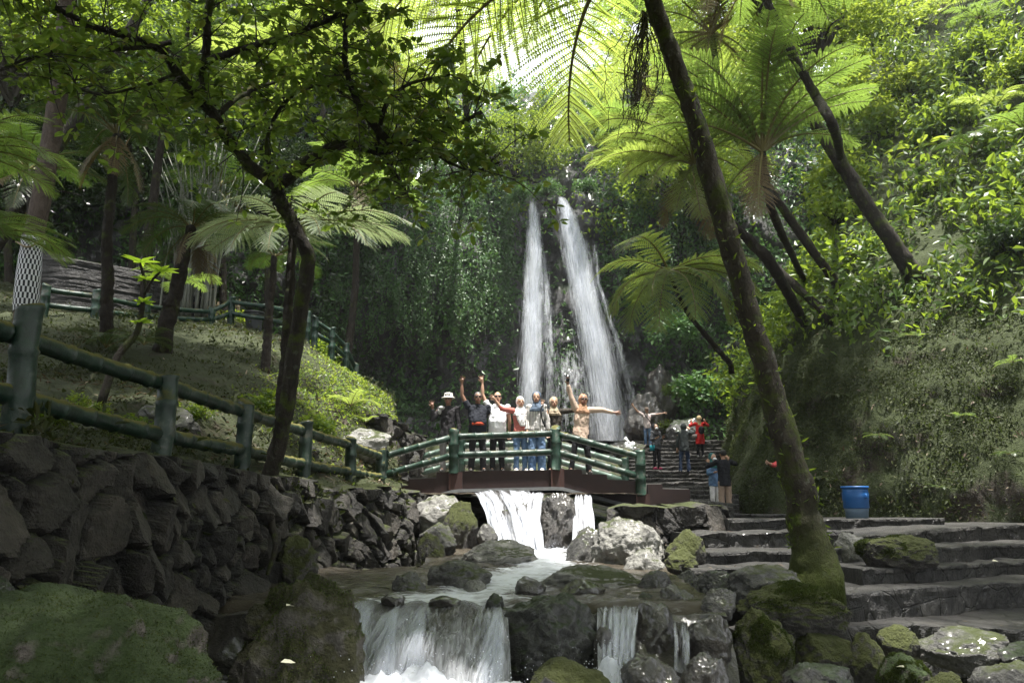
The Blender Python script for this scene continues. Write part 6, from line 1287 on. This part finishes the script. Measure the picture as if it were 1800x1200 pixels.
    obj("crown", lv, [MAT['tree_leaf']], root, smooth=False)
    ep = np.concatenate(epi); N = len(ep); L = r.uniform(.02, .05, N); obj("epiphytes", [(*leafset(ep, rdir(r, N), rdir(r, N), L, L * .6), 0)], [MAT['epiphyte']], root, smooth=False)
    rt = resample([P(470, 862, 9.6), P(478, 920, 9.15), P(484, 960, 8.95), P(470, 1010, 8.85)], 18) - o0
    obj("root", [(*tube(rt, np.linspace(.05, .022, 18), 8, rough=.25), 0)], MAT['bark'], root); return root
branchy()
# big tree wrapped in checkered cloth
tp_ = [P(42, 560, 13), P(55, 440, 13), P(76, 330, 13), P(112, 100, 13), P(128, -30, 13)]; tp_ = [np.array([tp_[0][0], 13, bank_z(tp_[0][0], 13)])] + tp_ + [np.array([-7.0, 12.5, 11.5])]
bt_ = thing("broadleaf_tree", "straight brown trunk at the left edge, checkered cloth tied round its foot", "tree", tp_[0]); q = resample(tp_, 40); V, F = tube(q - tp_[0], np.linspace(.165, .15, 40), 20, rough=.14, rs=5); obj("trunk", [(V, F, 0)], MAT['bark_brown'], bt_)
o = link("crown", crown_mesh(1, 'leaf_dark'), bt_, np.array([-6.5, 12.0, 12.5]) - tp_[0]); o.scale = (4.6, 4.2, 3.0)
m, n, b, out = newmat("checkered_cloth"); ck = n.nodes.new("ShaderNodeTexChecker"); n.links.new(coord(n, (1, 1, 1), 'UV'), ck.inputs[0]); ck.inputs['Scale'].default_value = 1
ck.inputs['Color1'].default_value = (.62, .62, .64, 1); ck.inputs['Color2'].default_value = (.018, .018, .022, 1); n.links.new(ck.outputs[0], b.inputs['Base Color']); b.inputs['Roughness'].default_value = .9; MAT['check'] = m
ax = [P(44, 548, 13), P(55, 440, 13), P(60, 418, 13)]; ns, nr_ = 64, 60; q = resample(ax, nr_); t = np.linspace(0, 1, nr_); V, F = tube(q, .182 + .012 * np.sin(t * 9) - .03 * smoothstep(.9, 1, t), ns, False, rough=.10, rs=4, seed=4)
me = mesh("cloth", [(V, F[0], 0)], MAT['check']); uv = me.uv_layers.new(name="UVMap"); li = np.zeros(len(me.loops), np.int32); me.loops.foreach_get("vertex_index", li)
uu = (li % ns) / ns * 36.0; F4 = li.reshape(-1, 4); seam = ((F4 % ns).max(1) == ns - 1) & ((F4 % ns).min(1) == 0); fix = np.repeat(seam, 4) & (li % ns == 0); uu[fix] = 36.0; vv = (li // ns) / nr_ * 24.0
uv.data.foreach_set("uv", np.stack([uu, vv], 1).astype(np.float32).ravel()); link("cloth", me, None, None, label="black and white checkered cloth wrapped round the tree trunk at the left edge", category="cloth")
obj("cord", [(*tube(resample([P(28, 425, 12.8), P(50, 434, 12.68), P(78, 420, 12.75), P(84, 423, 13.0)], 30), .018, 6), 0)], MAT['cane'], label="thin pale cord tied round the trunk above the checkered cloth", category="cord")
# bamboo clump
bc = thing("bamboo_clump", "dense clump of thin grey bamboo stems in the left shade", "bamboo", bank_pt(340, 540, 24)); pcs, lv = [], []; o0 = np.array(bc.location); r3 = np.random.default_rng(3)
for k in range(46):
    a = np.array([r3.normal() * .4, r3.normal() * .4, -.2]); d = np.array([r3.normal() * .9, r3.normal() * .6, r3.uniform(4.5, 6.5)]); q = resample([a, a + d * [.2, .2, .5], a + d], 10); pcs.append((*tube(q, np.linspace(.035, .014, 10), 6), 0))
    m = 34; t = r3.uniform(.45, 1, m); p = a + d * t[:, None] + r3.normal(size=(m, 3)) * .35; lv.append((*leafset(p, nz(r3.normal(size=(m, 3)) + [0, 0, -.6]), rdir(r3, m), r3.uniform(.15, .3, m), .03), 0))
obj("culms", pcs, [plain("bamboo_grey", (.12, .125, .10), .6, .4, 5)], bc); obj("leaves", lv, [MAT['leaf_dark']], bc, smooth=False)
# trees behind
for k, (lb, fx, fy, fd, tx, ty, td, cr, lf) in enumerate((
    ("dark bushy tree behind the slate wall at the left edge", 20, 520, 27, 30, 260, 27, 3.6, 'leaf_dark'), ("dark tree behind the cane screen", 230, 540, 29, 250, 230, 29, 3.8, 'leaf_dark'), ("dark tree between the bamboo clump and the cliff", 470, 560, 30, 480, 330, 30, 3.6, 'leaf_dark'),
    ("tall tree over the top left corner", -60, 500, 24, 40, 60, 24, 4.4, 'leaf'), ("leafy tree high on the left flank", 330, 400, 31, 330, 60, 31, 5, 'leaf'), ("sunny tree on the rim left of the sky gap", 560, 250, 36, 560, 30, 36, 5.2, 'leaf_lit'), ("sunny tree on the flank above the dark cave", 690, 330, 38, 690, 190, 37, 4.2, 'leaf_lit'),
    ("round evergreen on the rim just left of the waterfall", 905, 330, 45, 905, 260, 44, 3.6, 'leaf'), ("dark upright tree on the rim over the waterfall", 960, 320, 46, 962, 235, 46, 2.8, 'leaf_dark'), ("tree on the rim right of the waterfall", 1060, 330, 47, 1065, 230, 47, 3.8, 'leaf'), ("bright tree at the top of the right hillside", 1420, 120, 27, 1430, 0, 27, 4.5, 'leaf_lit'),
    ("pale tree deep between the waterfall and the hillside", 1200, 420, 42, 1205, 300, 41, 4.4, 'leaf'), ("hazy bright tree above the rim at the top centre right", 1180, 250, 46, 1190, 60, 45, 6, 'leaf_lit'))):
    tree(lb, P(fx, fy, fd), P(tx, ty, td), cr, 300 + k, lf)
# unseen trees added overhead and behind the camera to shade wall and foreground
for k, (lb, f, t, cr) in enumerate((("unseen tree added on the left bank to shade the stream", (-9.5, 5, 2.5), (-4.8, 5.0, 9.5), 4.2), ("unseen tree added behind the left railing, wide crown for shade", (-11, 10, 4), (-6.8, 8.5, 12), 4.0), ("unseen tree added above the garden slope to shade it", (-14, 13, 5), (-7.8, 13.2, 14.5), 4.2), ("unseen shade tree added at the end of the upper terrace", (-14, 20, 6.5), (-8.0, 20, 19.5), 4.4),
    ("unseen shade tree added with its crown over the front cascade", (-7.5, 3, 1.5), (-2.7, 5.2, 10.6), 4.0), ("unseen shade tree added with its crown over the viewer", (-8, -1, 2), (.3, 0.6, 9.6), 3.2), ("slim tree over the garden slope's lower edge", (-9, 9, 2), (-5.2, 12.4, 15), 3.4), ("unseen tree added far downstream in mid-stream to block sky light", (-1, -14, -2), (0, -13, 6), 6.5), ("unseen tree added far downstream right to block sky light", (9, -11, -2), (9, -10, 6), 6.5), ("unseen tree added far downstream left to block sky light", (-9, -11, 0), (-9, -10, 6.5), 6.5), ("unseen shade tree added on the right bank beside the viewer", (13, 0, -1), (12.5, 0, 6), 5.5), ("unseen shade tree added on the left bank beside the viewer", (-12, 0, 2), (-12, 0, 7), 5.5), ("unseen shade tree added near the viewer on the right bank", (8.5, 1, -1.2), (6.6, 2.5, 9.5), 4.4), ("unseen tree added right of the lower steps to shade the path", (12, 6, -.5), (10.2, 8.6, 13.2), 4.8), ("unseen shade tree added downstream, crown across the stream", (-4.5, -4, -1), (-.5, -1, 9.5), 4.8), ("unseen shade tree added downstream on the left bank", (-7, -2, .8), (-4.5, 1.5, 8.5), 4.2), ("unseen shade tree added downstream on the right bank", (6, -7, -2), (4, -5, 9), 5))):
    tree(lb, np.array(f), np.array(t), cr, 330 + k, 'leaf', .6, rt=.2)
sm_ = [o for o in COL.objects if o.name.startswith('stone_steps')][0].data; q = np.zeros(len(sm_.vertices) * 3); sm_.vertices.foreach_get("co", q); q = q.reshape(-1, 3); nn = np.zeros_like(q).ravel(); sm_.vertices.foreach_get("normal", nn); nn = nn.reshape(-1, 3)
q = q[(np.abs(nn[:, 2]) > .8) & (q[:, 1] < 16)]; q = q[r.integers(0, len(q), 110)] + np.stack([r.normal(size=110) * .05, r.uniform(.0, .35, 110), np.full(110, .012)], 1); L_ = r.uniform(.03, .11, 110)
stuff("leaf_litter", [(*leafset(q, nz(r.normal(size=(110, 3)) * [1, 1, .1]), np.repeat([[0, 0, 1.]], 110, 0), L_, L_ * r.uniform(.15, .45, 110), .1, .05), 0)], [MAT['litter']], "dry leaves scattered on the stone steps", "leaf litter", smooth=False)
# single fallen leaves
for lb, px, py, D, az in (("pale fallen leaf lying on the brown mossy slab", 493, 1163, 5.65, .4), ("small pale leaf on the slab's upper edge", 503, 1064, 6.0, 1.2), ("pale leaf on the bright mossy boulder at the bottom right", 1590, 1172, 7.3, 2), ("yellow leaf on the second stone step at the right", 1744, 985, 12.4, 0), ("curled pale leaf in the gap beside the moss-green boulder", 300, 1140, 5.0, 1.7)):
    V, F = leafset(np.array([[0, 0, 0.]]), np.array([[math.cos(az), math.sin(az), .1]]), np.array([[0, -.5, 1.]]), .10, .05, .2, .25, .8); obj("fallen_leaf", [(V, F, 0)], plain("pale_leaf", (.45, .44, .33), .6, .2), loc=P(px, py, D), label=lb, category="leaf")

# ---------------------------------------------------------------- air
m = bpy.data.materials.new("air"); m.use_nodes = True; m.node_tree.nodes.clear(); n_ = m.node_tree
o_ = n_.nodes.new("ShaderNodeOutputMaterial"); v_ = n_.nodes.new("ShaderNodeVolumePrincipled"); v_.inputs['Color'].default_value = (.92, .95, 1, 1); v_.inputs['Density'].default_value = .0004; v_.inputs['Anisotropy'].default_value = .3
n_.links.new(v_.outputs[0], o_.inputs['Volume']); V, F = box((0, 43, 19), (150, 142, 60)); obj("haze", [(V, F, 0)], m, None, False, kind='stuff', label="thin humid air filling the ravine", category="haze")
